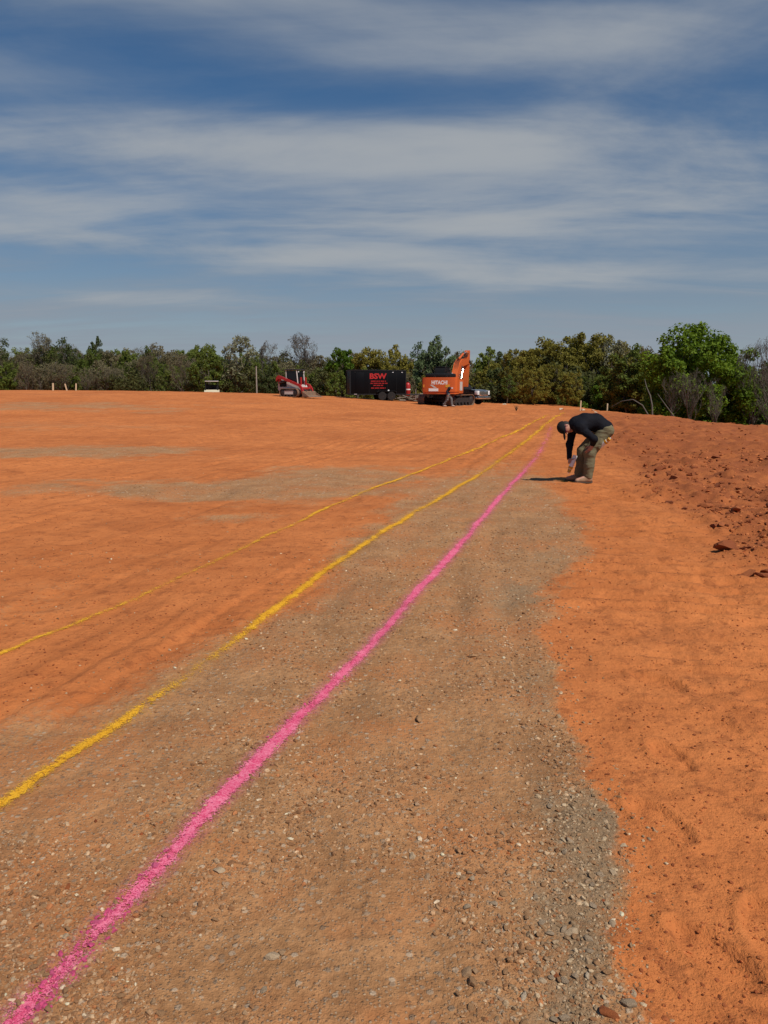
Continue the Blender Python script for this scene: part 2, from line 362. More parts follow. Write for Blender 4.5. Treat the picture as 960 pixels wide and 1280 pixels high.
# far out, where single clods are below a pixel, their colour still mottles the clay
n_clod = k.noise(oc, 7, 6, .75)
clay = k.mix(k.smooth(n_clod, .50, .66, 0, .55), clay, (.20, .058, .021))
n_st = k.noise(k.comb(k.add(sps.outputs[0], k.mul(sps.outputs[1], -.27)), k.mul(sps.outputs[1], .10), 0.0), 3.2, 6, .7)
clay = k.mix(k.smooth(n_st, .52, .70, 0, .42), clay, (.25, .078, .026))
grav = k.mix(k.smooth(k.add(k.mul(n_mid, .5), k.mul(n_fine, .5)), .34, .66), GRAV_A, GRAV_B)
grav = k.mix(k.smooth(k.noise(oc, 1.1, 6, .65), .43, .66, 0, .70), grav, (.45, .165, .055))
n_rut = k.noise(k.comb(k.mul(k.add(sps.outputs[0], k.mul(sps.outputs[1], -.12)), 2.6), k.mul(sps.outputs[1], .28), 3.0), 1.0, 6, .66)
grav = k.mix(k.smooth(n_rut, .52, .70, 0, .55), grav, (.235, .122, .056))
def specks(scale, thr, col_lo, col_hi, base, amt):
    vd = k.n('ShaderNodeTexVoronoi', feature='F1'); t.links.new(oc, vd.inputs['Vector']); vd.inputs['Scale'].default_value = scale
    sc = k.n('ShaderNodeSeparateColor'); t.links.new(vd.outputs['Color'], sc.inputs[0])
    on = k.mul(k.smooth(sc.outputs[0], thr, thr + .04), k.smooth(vd.outputs['Distance'], .48, .30))
    return k.mix(k.mul(on, amt), base, k.mix(sc.outputs[1], col_lo, col_hi)), k.mul(on, amt)
grav, h1 = specks(95, .55, (.18, .10, .055), (.46, .33, .21), grav, .75)
grav, h2 = specks(38, .78, (.20, .13, .08), (.50, .38, .26), grav, .75)
grav_far, h4 = specks(15, .86, (.30, .20, .12), (.60, .46, .32), grav, .65)
grav = k.mix(k.smooth(sps.outputs[1], 7.5, 13), grav, grav_far)
grey = k.mix(n_fine, (.185, .118, .062), (.315, .212, .122))
grey, h3 = specks(60, .42, (.16, .105, .062), (.42, .31, .20), grey, .8)
edge_n = k.mul(k.sub(k.add(k.mul(n_fine, .5), k.add(k.mul(n_mid, .35), k.mul(n_drag, .25))), .55), 1.5)
fg = k.smooth(k.add(ga, edge_n), .28, .72)
fc = k.smooth(k.add(ca, edge_n), .30, .75)
col = k.mix(fg, clay, grav)
col = k.mix(k.mul(fc, .85), col, grey)
col = k.mix(k.mul(k.attr('churned'), k.smooth(n_mid, .32, .6, .40, .92)), col, (.265, .076, .027))
t.links.new(col, b.inputs['Base Color']); b.inputs['Roughness'].default_value = .95; b.inputs['Specular IOR Level'].default_value = .12
hgt = k.add(k.add(k.mul(n_fine, .9), k.mul(n_grit, .22)), k.mul(k.add(h1, h2), k.mul(fg, .18)))
hgt = k.add(hgt, k.mul(n_clod, .9))
bp = k.n('ShaderNodeBump'); bp.inputs['Strength'].default_value = 1.0; bp.inputs['Distance'].default_value = .017
t.links.new(hgt, bp.inputs['Height']); t.links.new(bp.outputs[0], b.inputs['Normal'])
ground = obj('ground', gme, None, mg); ground['kind'] = 'structure'

# ------------------------------------------------------------------ sprayed marking lines
def paint_mat(name, col, light, core, amt):
    m = bpy.data.materials.new(name); m.use_nodes = True; t = m.node_tree; k = NT(t); b = t.nodes['Principled BSDF']; out = t.nodes['Material Output']
    oc = k.n('ShaderNodeTexCoord').outputs['Object']
    u = k.m('ABSOLUTE', k.attr('across')); dens = k.attr('cover')
    n1 = k.noise(oc, 55, 5, .7); n2 = k.noise(oc, 9, 4, .6); n3 = k.noise(oc, 240, 2, .6)
    n4 = k.noise(oc, 120, 3, .65)
    grain = k.add(.5, k.add(k.add(k.mul(k.sub(n1, .5), 1.25), k.mul(k.sub(n3, .5), 1.1)), k.add(k.mul(k.sub(n2, .5), 1.0), k.mul(k.sub(n4, .5), 1.2))))
    q = k.m('DIVIDE', u, core); body = k.m('EXPONENT', k.mul(k.mul(q, q), -1.0))
    lv = k.mul(k.mul(body, dens), .92)
    a = k.mul(k.smooth(k.sub(lv, grain), -.10, .22), .93)
    halo = k.mul(k.mul(k.smooth(u, 1.0, .05), .34 * amt), k.mul(dens, k.smooth(grain, .75, .25)))
    al = k.mul(k.m('MAXIMUM', a, halo), k.smooth(u, 1.0, .75))
    c = k.mix(k.smooth(grain, .75, .15), col, light)
    t.links.new(c, b.inputs['Base Color']); b.inputs['Roughness'].default_value = .85; b.inputs['Specular IOR Level'].default_value = .2
    bp = k.n('ShaderNodeBump'); bp.inputs['Strength'].default_value = .45; bp.inputs['Distance'].default_value = .008
    t.links.new(grain, bp.inputs['Height']); t.links.new(bp.outputs[0], b.inputs['Normal'])
    tr = k.n('ShaderNodeBsdfTransparent'); ms = k.n('ShaderNodeMixShader')
    t.links.new(al, ms.inputs[0]); t.links.new(tr.outputs[0], ms.inputs[1]); t.links.new(b.outputs[0], ms.inputs[2]); t.links.new(ms.outputs[0], out.inputs[0])
    return m
def resample(pts, d0, rate):
    pts = np.array(pts, float); seg = np.hypot(*np.diff(pts, axis=0).T); cum = np.r_[0, np.cumsum(seg)]
    s = [0.0]
    while s[-1] < cum[-1]:
        yv = np.interp(s[-1], cum, pts[:, 1]); s.append(s[-1] + max(d0, rate * abs(yv)))
    s = np.array(s[:-1])
    # rounded corners: average of neighbours along the line
    f = lambda q: np.stack([np.interp(q, cum, pts[:, 0]), np.interp(q, cum, pts[:, 1])], -1)
    P = sum(f(np.clip(s + o * np.minimum(np.clip(.26 * f(s)[:, 1], .2, 4.0), cum[-1] * .07), 0, cum[-1])) for o in (-1, -.5, 0, .5, 1)) / 5
    return P, s
def line(label, pts, halfw, m, dens, seed):
    P, s = resample(pts, .02, .006)
    T = np.gradient(P, axis=0); T /= np.linalg.norm(T, axis=1)[:, None]; N = np.stack([-T[:, 1], T[:, 0]], -1)
    c = np.linspace(-1, 1, 11); hw = np.array([halfw(y) for y in P[:, 1]])
    wob = fbm(s * 1.6, s * 0, 4, seed)[:, None] * .18 * hw[:, None]
    X = P[:, None, 0] + N[:, None, 0] * (c[None] * hw[:, None] + wob); Y = P[:, None, 1] + N[:, None, 1] * (c[None] * hw[:, None] + wob)
    Z = gz(X.ravel(), Y.ravel()).reshape(X.shape) + .004 + .0006 * np.clip(P[:, 1], 0, 30)[:, None]
    i = np.arange(X.size).reshape(X.shape)
    F = np.stack([i[:-1, :-1], i[:-1, 1:], i[1:, 1:], i[1:, :-1]], -1).reshape(-1, 4)
    me = mesh_np('paint_line', np.stack([X, Y, Z], -1).reshape(-1, 3), F, True)
    me.attributes.new('across', 'FLOAT', 'POINT').data.foreach_set('value', np.broadcast_to(c[None], X.shape).astype(np.float32).ravel())
    dv = np.array([dens(y) for y in P[:, 1]]) * (.95 + .42 * fbm(s * 1.1, s * 0 + 4, 5, seed + 5))
    me.attributes.new('cover', 'FLOAT', 'POINT').data.foreach_set('value', np.broadcast_to(np.clip(dv, 0, 1.3)[:, None], X.shape).astype(np.float32).ravel())
    return tag(obj('paint_line', me, None, m), label, 'paint line')
m_pink = paint_mat('pink_marking_paint', (.72, .065, .165), (.88, .24, .34), .37, 1.2)
m_yel = paint_mat('yellow_marking_paint', (.72, .30, .006), (.86, .46, .03), .34, .6)
m_yel2 = paint_mat('thin_yellow_marking_paint', (.72, .30, .010), (.86, .46, .03), .34, .6)
line('bright pink sprayed line running up the middle of the brown roadbed', PINK, lambda y: .088 + .0046 * min(y, 20), m_pink, lambda y: np.interp(y, [0, 9, 13, 16, 19, 25], [1.25, 1.2, 1.05, .75, .6, .4]), 201)
line('broad yellow sprayed line just left of the pink line', YEL_B, lambda y: .105 + .0055 * min(y, 30), m_yel, lambda y: np.interp(y, [0, 3.6, 4.0, 4.3, 5.0, 8, 14, 30, 48], [.98, .9, .62, .52, .86, .92, .86, .74, .6]), 211)
line('thin broken yellow sprayed line, the farther left of the two yellow ones', YEL_A, lambda y: .062 + .0052 * min(y, 30), m_yel2, lambda y: np.interp(y, [0, 4.9, 5.3, 5.6, 8, 9, 12, 30, 44], [1.05, .95, .62, .50, .56, .7, .88, .85, .7]), 221)
line('short yellow paint stroke under the nozzle at the feet of the bending man', [(3.0, 13.25), (3.16, 13.27), (3.34, 13.27)], lambda y: .42, m_yel, lambda y: .9, 231)

# ------------------------------------------------------------------ stones
def ico(sub):
    bm = bmesh.new(); bmesh.ops.create_icosphere(bm, subdivisions=sub, radius=1.0)
    bm.verts.index_update(); V = np.array([v.co[:] for v in bm.verts]); F = np.array([[v.index for v in f.verts] for f in bm.faces]); bm.free(); return V, F
def octa():
    V = np.array([(1, 0, 0), (-1, 0, 0), (0, 1, 0), (0, -1, 0), (0, 0, 1), (0, 0, -1)], float)
    F = np.array([(0, 2, 4), (2, 1, 4), (1, 3, 4), (3, 0, 4), (2, 0, 5), (1, 2, 5), (3, 1, 5), (0, 3, 5)]); return V, F
def rot_batch(n):
    q = rng.normal(size=(n, 4)); q /= np.linalg.norm(q, axis=1)[:, None]; a, b, c, d = q.T
    return np.stack([np.stack([1 - 2 * (c * c + d * d), 2 * (b * c - a * d), 2 * (b * d + a * c)], -1), np.stack([2 * (b * c + a * d), 1 - 2 * (b * b + d * d), 2 * (c * d - a * b)], -1), np.stack([2 * (b * d - a * c), 2 * (c * d + a * b), 1 - 2 * (b * b + c * c)], -1)], 1)
stone_mat = bpy.data.materials.new('stone'); stone_mat.use_nodes = True; t = stone_mat.node_tree; k = NT(t); b = t.nodes['Principled BSDF']
oc = k.n('ShaderNodeTexCoord').outputs['Object']
tint = k.attr('tint', 'Color')
c = k.mix(k.smooth(k.noise(oc, 90, 4, .7), .35, .7), k.mix(1.0, tint, (.70, .66, .62), 'MULTIPLY'), tint)
t.links.new(c, b.inputs['Base Color']); b.inputs['Roughness'].default_value = .9; b.inputs['Specular IOR Level'].default_value = .2
bp = k.n('ShaderNodeBump'); bp.inputs['Distance'].default_value = .003; t.links.new(k.noise(oc, 160, 4, .7), bp.inputs['Height']); t.links.new(bp.outputs[0], b.inputs['Normal'])
# where they lie: even over what can be seen, each at a size the eye can pick out from there
NS = 82000
ang = rng.uniform(-.60, .60, NS); u = rng.uniform(0, 1, NS)
inv = np.interp(u, [0, 1], [1 / 1.45, 1 / 24.0]); yy = 1 / inv; xx = yy * ang
g, gr = gravel_mask(xx + rng.normal(0, .07, NS) * np.clip(yy / 3, .5, 4), yy + rng.normal(0, .1, NS))
clump = fbm(xx * 2.2, yy * 2.0, 4, 301); clump2 = fbm(xx * .7, yy * .6, 3, 303)
prob = np.clip(g, 0, 1) * (.34 + 1.3 * clump + .9 * clump2) + .45 * gr + .17 + .10 * sst(xx, 1.6, 3.0) * sst(fbm(xx * .8, yy * .6, 3, 99), -.2, .4) + .30 * sst(xx - np.interp(yy, GR_Y, GR_X), .1, .5) * (np.sin(2 * math.pi * (yy + .16 * xx + .10 * fbm(xx * .7, yy * .9, 3, 91)) / .33) > .55) * sst(yy, 3.4, 4.6) + .95 * churn_mask(xx, yy) * sst(fbm(xx * .9, yy * .8, 3, 305), -.2, .35)
keep = rng.uniform(0, 1, NS) < prob
xx, yy, g, gr = xx[keep], yy[keep], g[keep], gr[keep]; n = len(xx)
size = .00122 * np.hypot(yy, CAM_H) * (1 - rng.uniform(0, 1, n)) ** (-1 / 2.5)        # half size in metres
size = np.minimum(size * (1 + .6 * churn_mask(xx, yy)), np.where(gr > .4, .0145, .0125 + .022 * churn_mask(xx, yy)) * rng.uniform(.75, 1.2, n))
is_clay = None
is_clay = rng.uniform(0, 1, n) > (g * 1.5 + gr)
size = np.where(is_clay, np.minimum(size, .0085 + .03 * churn_mask(xx, yy)) * (1 - .25 * rng.uniform(0, 1, n)), size)
hue = rng.uniform(0, 1, n); P1 = np.array([(.30, .155, .072), (.39, .23, .12), (.25, .122, .055), (.50, .335, .195), (.33, .215, .13), (.38, .15, .058), (.64, .50, .34)])
cum = np.cumsum([.33, .23, .20, .10, .05, .07, .02]); pick = np.searchsorted(cum, hue); pick = np.minimum(pick, 6)
tintc = P1[pick]
GRY = np.array([(.31, .21, .12), (.37, .26, .155), (.46, .34, .21), (.25, .16, .088)]); gsel = (gr > .35) & (rng.uniform(0, 1, n) < .8)
tintc[gsel] = GRY[rng.integers(0, 4, n)][gsel]
CL = np.array([(.40, .125, .038), (.30, .086, .029), (.46, .155, .052), (.225, .064, .023)])
tintc[is_clay] = CL[rng.integers(0, 4, n)][is_clay]
tintc = np.minimum(tintc * rng.uniform(.90, 1.25, (n, 1)) * 1.1, .75)
dpk = dist_poly(xx, yy, PINK); dyl = dist_poly(xx, yy, YEL_B)
pk = dpk < .050 * rng.uniform(.1, 1.1, n); tintc[pk] = np.array((.60, .085, .20)) * rng.uniform(.75, 1.15, (int(pk.sum()), 1))
yl = dyl < .036 * rng.uniform(.1, 1.1, n); tintc[yl] = np.array((.55, .28, .02)) * rng.uniform(.7, 1.1, (int(yl.sum()), 1))
app = size / np.hypot(yy, CAM_H)
order = np.argsort(-app); NBIG = 240
big = order[:NBIG]; rest = order[NBIG:]
def scatter(ids, V0, F0, jit):
    m = len(ids); nv = len(V0)
    V = V0[None] * (1 + jit * rng.uniform(-1, 1, (m, nv, 1)))
    V = V * np.stack([rng.uniform(.8, 1.35, m), rng.uniform(.7, 1.1, m), rng.uniform(.45, .8, m)], -1)[:, None]
    V = np.einsum('nij,nvj->nvi', rot_batch(m), V) * size[ids][:, None, None]
    V[..., 2] *= .72
    z = gz(xx[ids], yy[ids]) + size[ids] * rng.uniform(-.25, .32, m)
    V += np.stack([xx[ids], yy[ids], z], -1)[:, None]
    F = F0[None] + (np.arange(m) * nv)[:, None, None]
    C = np.repeat(np.c_[tintc[ids], np.ones(m)], nv, 0)
    return V.reshape(-1, 3), F.reshape(-1, 3), C
half = int(len(rest) * .30)
V1, F1, C1 = scatter(rest[:half], *ico(1), .26); V2, F2, C2 = scatter(rest[half:], *octa(), .3)
sme = mesh_np('gravel', np.r_[V1, V2], np.r_[F1, F2 + len(V1)], False)
sme.attributes.new('tint', 'FLOAT_COLOR', 'POINT').data.foreach_set('color', np.r_[C1, C2].astype(np.float32).ravel())
tag(obj('gravel', sme, None, stone_mat), 'loose gravel and clay crumbs strewn over the ground', 'gravel', kind='stuff')

# crumbs and clods of clay: thick on the pushed-up bank, thin on the graded pad
NC = 34000
ang = rng.uniform(-.60, .60, NC); yc = 1 / np.interp(rng.uniform(0, 1, NC), [0, 1], [1 / 2.0, 1 / 45.0]); xc = yc * ang
cm_, gc_ = churn_mask(xc, yc), gravel_mask(xc, yc)[0]
xe = xc - np.interp(yc, GR_Y, GR_X)
pc = .9 * cm_ * sst(fbm(xc * .9, yc * .7, 4, 311), -.45, .35) + (1 - gc_) * .20 * sst(fbm((xc - .27 * yc) * 1.6, yc * .3, 4, 313), -.15, .4)
kc = rng.uniform(0, 1, NC) < pc
xs_, ys_, sz_, gs_, ts_ = xx, yy, size, gsel, tintc
xx, yy = xc[kc], yc[kc]; m_ = len(xx)
size = np.minimum((.00120 + .0006 * churn_mask(xx, yy)) * np.hypot(yy, CAM_H) * (1 - rng.uniform(0, 1, m_)) ** (-1 / 2.1), .010 + .05 * churn_mask(xx, yy))
tintc = np.array([(.40, .125, .038), (.31, .088, .029), (.47, .155, .05), (.26, .072, .025)])[rng.integers(0, 4, m_)] * rng.uniform(.85, 1.2, (m_, 1))
V1, F1, C1 = scatter(np.arange(m_), *ico(1), .30)
cme = mesh_np('clay_crumbs', V1, F1, False); cme.attributes.new('tint', 'FLOAT_COLOR', 'POINT').data.foreach_set('color', C1.astype(np.float32).ravel())
tag(obj('clay_crumbs', cme, None, stone_mat), 'crumbs and clods of orange clay broken loose over bank and pad', 'clay crumbs', kind='stuff')
xx, yy, size, gsel, tintc = xs_, ys_, sz_, gs_, ts_
def stone_mesh(seed, tint, rough=.20, sub=2, facets=7):
    r = np.random.default_rng(seed); V, F = ico(sub)
    for _ in range(facets):                                  # cut faces as broken stone has
        d = r.normal(size=3); d /= np.linalg.norm(d); h = r.uniform(.38, .72)
        q = V @ d; V = V - np.maximum(q - h, 0)[:, None] * d
    V = V * (1 + rough * .45 * r.uniform(-1, 1, (len(V), 1))) * np.array([r.uniform(.95, 1.3), r.uniform(.75, 1.0), r.uniform(.6, .85)])
    me = mesh_np('stone', V, F, False)
    cc = np.tile(np.r_[tint, 1.0], (len(V), 1)); cc[:, :3] *= r.uniform(.9, 1.1, (len(V), 1))
    me.attributes.new('tint', 'FLOAT_COLOR', 'POINT').data.foreach_set('color', cc.astype(np.float32).ravel())
    me.materials.append(stone_mat); return me
KINDS = {'brown': (.42, .235, .115), 'tan': (.50, .315, .175), 'pale': (.60, .44, .28), 'white': (.64, .51, .36), 'grey': (.43, .315, .205), 'orange': (.37, .115, .04), 'dark red': (.28, .082, .031), 'pink': (.70, .13, .26), 'yellow': (.62, .32, .03)}
PROTO = {kd: [stone_mesh(hash_i * 31 + 5 + j, np.array(tc), .34 if kd in ('orange', 'dark red') else .12, 2, 4 if kd in ('orange', 'dark red') else 9) for j in range(4)] for hash_i, (kd, tc) in enumerate(KINDS.items())}
def place_stone(name, x, y, s, kd, label, group=None, flat=1.0, sink=.3, rz=None, cat=None):
    o = bpy.data.objects.new(name, random.choice(PROTO[kd])); COL.objects.link(o)
    o.location = (x, y, gz1(x, y) + s * .62 * flat - s * sink * flat); o.scale = (s, s, s * flat)
    o.rotation_euler = (random.uniform(-.35, .35), random.uniform(-.35, .35), random.uniform(0, 6.28) if rz is None else rz)
    return tag(o, label, cat or name, group)
def zone(x, y, g, gr, kd):
    near = 'at the very front' if y < 2.5 else 'near the front' if y < 4 else 'farther up'
    if kd == 'pink': return f'coated with pink marking paint {near}'
    if kd == 'yellow': return f'dusted with yellow marking paint {near}'
    if x > np.interp(y, GR_Y, GR_X) + .05: return f'on the right orange clay {near}'
    if gr > .35: return f'in the grey gravel verge {near}'
    xp_ = np.interp(y, [p[1] for p in PINK], [p[0] for p in PINK]); xy_ = np.interp(y, [p[1] for p in YEL_B], [p[0] for p in YEL_B]); xa_ = np.interp(y, [p[1] for p in YEL_A], [p[0] for p in YEL_A])
    if x > xp_: return (f'beside the right edge of the pink line {near}' if x - xp_ < .3 else f'on brown earth right of the pink line {near}')
    if x > xy_: return (f'beside the left edge of the pink line {near}' if xp_ - x < .25 else f'between the pink and yellow lines {near}')
    return f'left of the broad yellow line {near}' if x > xa_ else f'left of the thin yellow line {near}'
for i in big:
    if pk[i]: kd = 'pink'
    elif yl[i]: kd = 'yellow'
    elif is_clay[i]: kd = 'orange' if rng.uniform() < .6 else 'dark red'
    elif gsel[i]: kd = ['grey', 'grey', 'pale', 'brown'][rng.integers(4)]
    else: kd = ['brown', 'tan', 'brown', 'pale', 'grey', 'orange', 'white'][pick[i]]
    nm = 'clod' if kd in ('orange', 'dark red') else 'stone'
    szw = 'larger' if app[i] > np.median(app[big]) else 'small'
    z_ = zone(xx[i], yy[i], g[i], gr[i], kd)
    place_stone(nm, xx[i], yy[i], size[i] * .92, kd, f'{szw} {"clay clod" if nm == "clod" else kd + " stone"} {z_}' if nm == 'stone' else f'{szw} {kd} clay clod {z_}', f'{szw} {kd} {"clods" if nm == "clod" else "stones"} {z_}', flat=random.uniform(.6, .95))
# the stones and clods one notices
for x, y, s, kd, fl, lb in (
    (-.80, 2.45, .019, 'pink', .9, 'round brownish stone half coated pink on the left edge of the pink line'),
    (-.765, 2.49, .013, 'pink', .9, 'small bright pink stone touching the round stone on the pink line'),
    (-.885, 2.15, .016, 'pink', .9, 'oval pink stone on the left edge of the pink line near the bottom'),
    (.575, 2.115, .021, 'pale', .75, 'pale angular stone with a grey hollow face, left of the dark gravel verge'),
    (.385, 1.86, .017, 'white', .9, 'small bright white angular stone nearest the bottom of the roadbed'),
    (.395, 2.06, .015, 'pale', .8, 'pale tan lone stone on bare brown earth near the white stone'),
    (.235, 1.95, .021, 'tan', .8, 'tan stone paired with a long brown stone at the bottom of the roadbed'),
    (.245, 1.905, .024, 'brown', .6, 'long brown stone lying below its paler tan neighbour'),
    (.10, 2.50, .017, 'pale', .85, 'pale stone standing alone beside a wheel rut'),
    (-.33, 2.02, .022, 'pale', .8, 'buff pointed stone leaning on a tan one in the lower middle'),
    (-.30, 2.03, .020, 'tan', .7, 'tan stone lying against the buff pointed stone in the lower middle'),
    (-.57, 2.42, .021, 'pale', .7, 'pale stone cluster leader right of the round painted stone'),
    (.68, 2.58, .020, 'grey', .7, 'grey slab of gravel where verge and orange clay meet'),
    (.60, 1.80, .023, 'orange', .6, 'orange brown flat stone at the bottom of the grey verge'),
    (.66, 1.83, .022, 'grey', .7, 'thick grey stone beside the orange flat stone at the bottom of the verge'),
    (.62, 1.74, .025, 'pale', .8, 'pale square stone cut by the bottom edge of the picture'),
    (.55, 4.55, .030, 'brown', .8, 'dark brown lump on the roadbed by the middle right rut'),
    (.17, 3.62, .030, 'brown', .8, 'dark brown lump of earth above the middle of the roadbed'),
    (3.43, 7.50, .105, 'dark red', .85, 'large upright red clay clod, the biggest on the right bank'),
    (3.68, 7.62, .085, 'dark red', .45, 'flat red clod just right of the largest clod'),
    (3.80, 7.50, .055, 'orange', .6, 'small orange clod at the right rim of the clod pair'),
    (3.24, 6.70, .080, 'orange', .5, 'orange slab of clay lifted out of the bank below the largest clod'),
    (3.36, 6.58, .085, 'dark red', .55, 'dark red broken slab of clay at the right rim of the bank'),
    (3.45, 6.72, .070, 'dark red', .6, 'dark lump of clay wedged behind the broken slab'),
    (3.12, 6.52, .045, 'orange', .6, 'small clod in front of the broken clay slab'),
    (3.86, 8.85, .065, 'dark red', .6, 'dark clod at the lower end of the upper clod row'),
    (3.98, 8.92, .075, 'orange', .4, 'flat orange clay flake beside the dark clod up the bank'),
    (4.10, 8.80, .045, 'dark red', .6, 'small dark clod right of the flat clay flake'),
    (4.95, 9.05, .070, 'dark red', .35, 'thin dark flake of clay lying alone near the right picture edge')):
    place_stone('clod' if kd in ('orange', 'dark red') and s > .035 else 'stone', x, y, s, kd, lb, None, fl)
random.seed(31)
for j in range(110):                                          # rows of clods pushed up by the blade
    row = j % 4; tpar = random.random()
    (ax, ay), (bx, by), wd = (((4.9, 14.9), (5.75, 13.2), .35), ((5.2, 11.4), (5.9, 9.6), .4), ((4.2, 10.9), (4.9, 9.3), .35), ((5.6, 19.5), (9.2, 15.5), .9))[row]
    x, y = ax + (bx - ax) * tpar + random.gauss(0, wd * .5), ay + (by - ay) * tpar + random.gauss(0, wd * .6)
    nm_ = ('upper row behind the bending man', 'rightmost row on the bank', 'middle row on the bank', 'far row at the top of the bank')[row]
    kd = random.choice(['dark red', 'dark red', 'orange'])
    s = min(.10, .028 * random.paretovariate(2.2))
    place_stone('clod', x, y, s, kd, f'{kd} clay clod in the {nm_}', f'{kd} clods, {nm_}', random.uniform(.5, .9))
for x, y, s, lb in ((9.9, 63.5, .22, 'white rock lying on the clay right of the excavator'), (12.9, 50.2, .16, 'white rock just right of the taller wooden stake'), (11.6, 50.6, .19, 'white rock left of the taller wooden stake'), (14.2, 52.5, .14, 'white rock between the two right wooden stakes'), (12.3, 45.0, .10, 'tan rock in front of the taller wooden stake')):
    place_stone('rock', x, y, s, 'white', lb, None, .7)

# ------------------------------------------------------------------ people (one signed-distance body each, meshed once)
def surface_nets(Fd, org, h):
    nx, ny, nz = Fd.shape
    s = Fd < 0
    c = np.zeros((nx - 1, ny - 1, nz - 1), np.int8)
    for i in (0, 1):
        for j in (0, 1):
            for q in (0, 1): c += s[i:nx - 1 + i, j:ny - 1 + j, q:nz - 1 + q]
    act = (c > 0) & (c < 8); I = np.argwhere(act); vid = np.full(act.shape, -1, np.int64); vid[act] = np.arange(len(I))
    acc = np.zeros((len(I), 3)); cnt = np.zeros(len(I))
    cor = [(i, j, q) for i in (0, 1) for j in (0, 1) for q in (0, 1)]
    for a in cor:
        for ax in range(3):
            if a[ax] == 0:
                b_ = list(a); b_[ax] = 1
                fa = Fd[I[:, 0] + a[0], I[:, 1] + a[1], I[:, 2] + a[2]]; fb = Fd[I[:, 0] + b_[0], I[:, 1] + b_[1], I[:, 2] + b_[2]]
                x = (fa < 0) != (fb < 0); tt = np.where(x, fa / np.where(fa - fb == 0, 1, fa - fb), 0)
                P = np.array(a, float)[None] + np.eye(3)[ax][None] * tt[:, None]
                acc[x] += P[x]; cnt[x] += 1
    V = (I + acc / np.maximum(cnt, 1)[:, None]) * h + np.array(org)
    Q = []
    for ax in range(3):
        u, v = (ax + 1) % 3, (ax + 2) % 3
        lo = [slice(None)] * 3; hi = [slice(None)] * 3; lo[ax] = slice(0, -1); hi[ax] = slice(1, None)
        e = np.argwhere(s[tuple(lo)] != s[tuple(hi)])
        ok = (e[:, u] > 0) & (e[:, v] > 0) & (e[:, u] < Fd.shape[u] - 1) & (e[:, v] < Fd.shape[v] - 1); e = e[ok]
        def g(du, dv):
            w_ = e.copy(); w_[:, u] += du; w_[:, v] += dv; return vid[w_[:, 0], w_[:, 1], w_[:, 2]]
        q = np.stack([g(-1, -1), g(0, -1), g(0, 0), g(-1, 0)], -1)
        ins = s[e[:, 0], e[:, 1], e[:, 2]]; q[~ins] = q[~ins][:, ::-1]; Q.append(q)
    Q = np.concatenate(Q); return V, Q[(Q >= 0).all(1)]
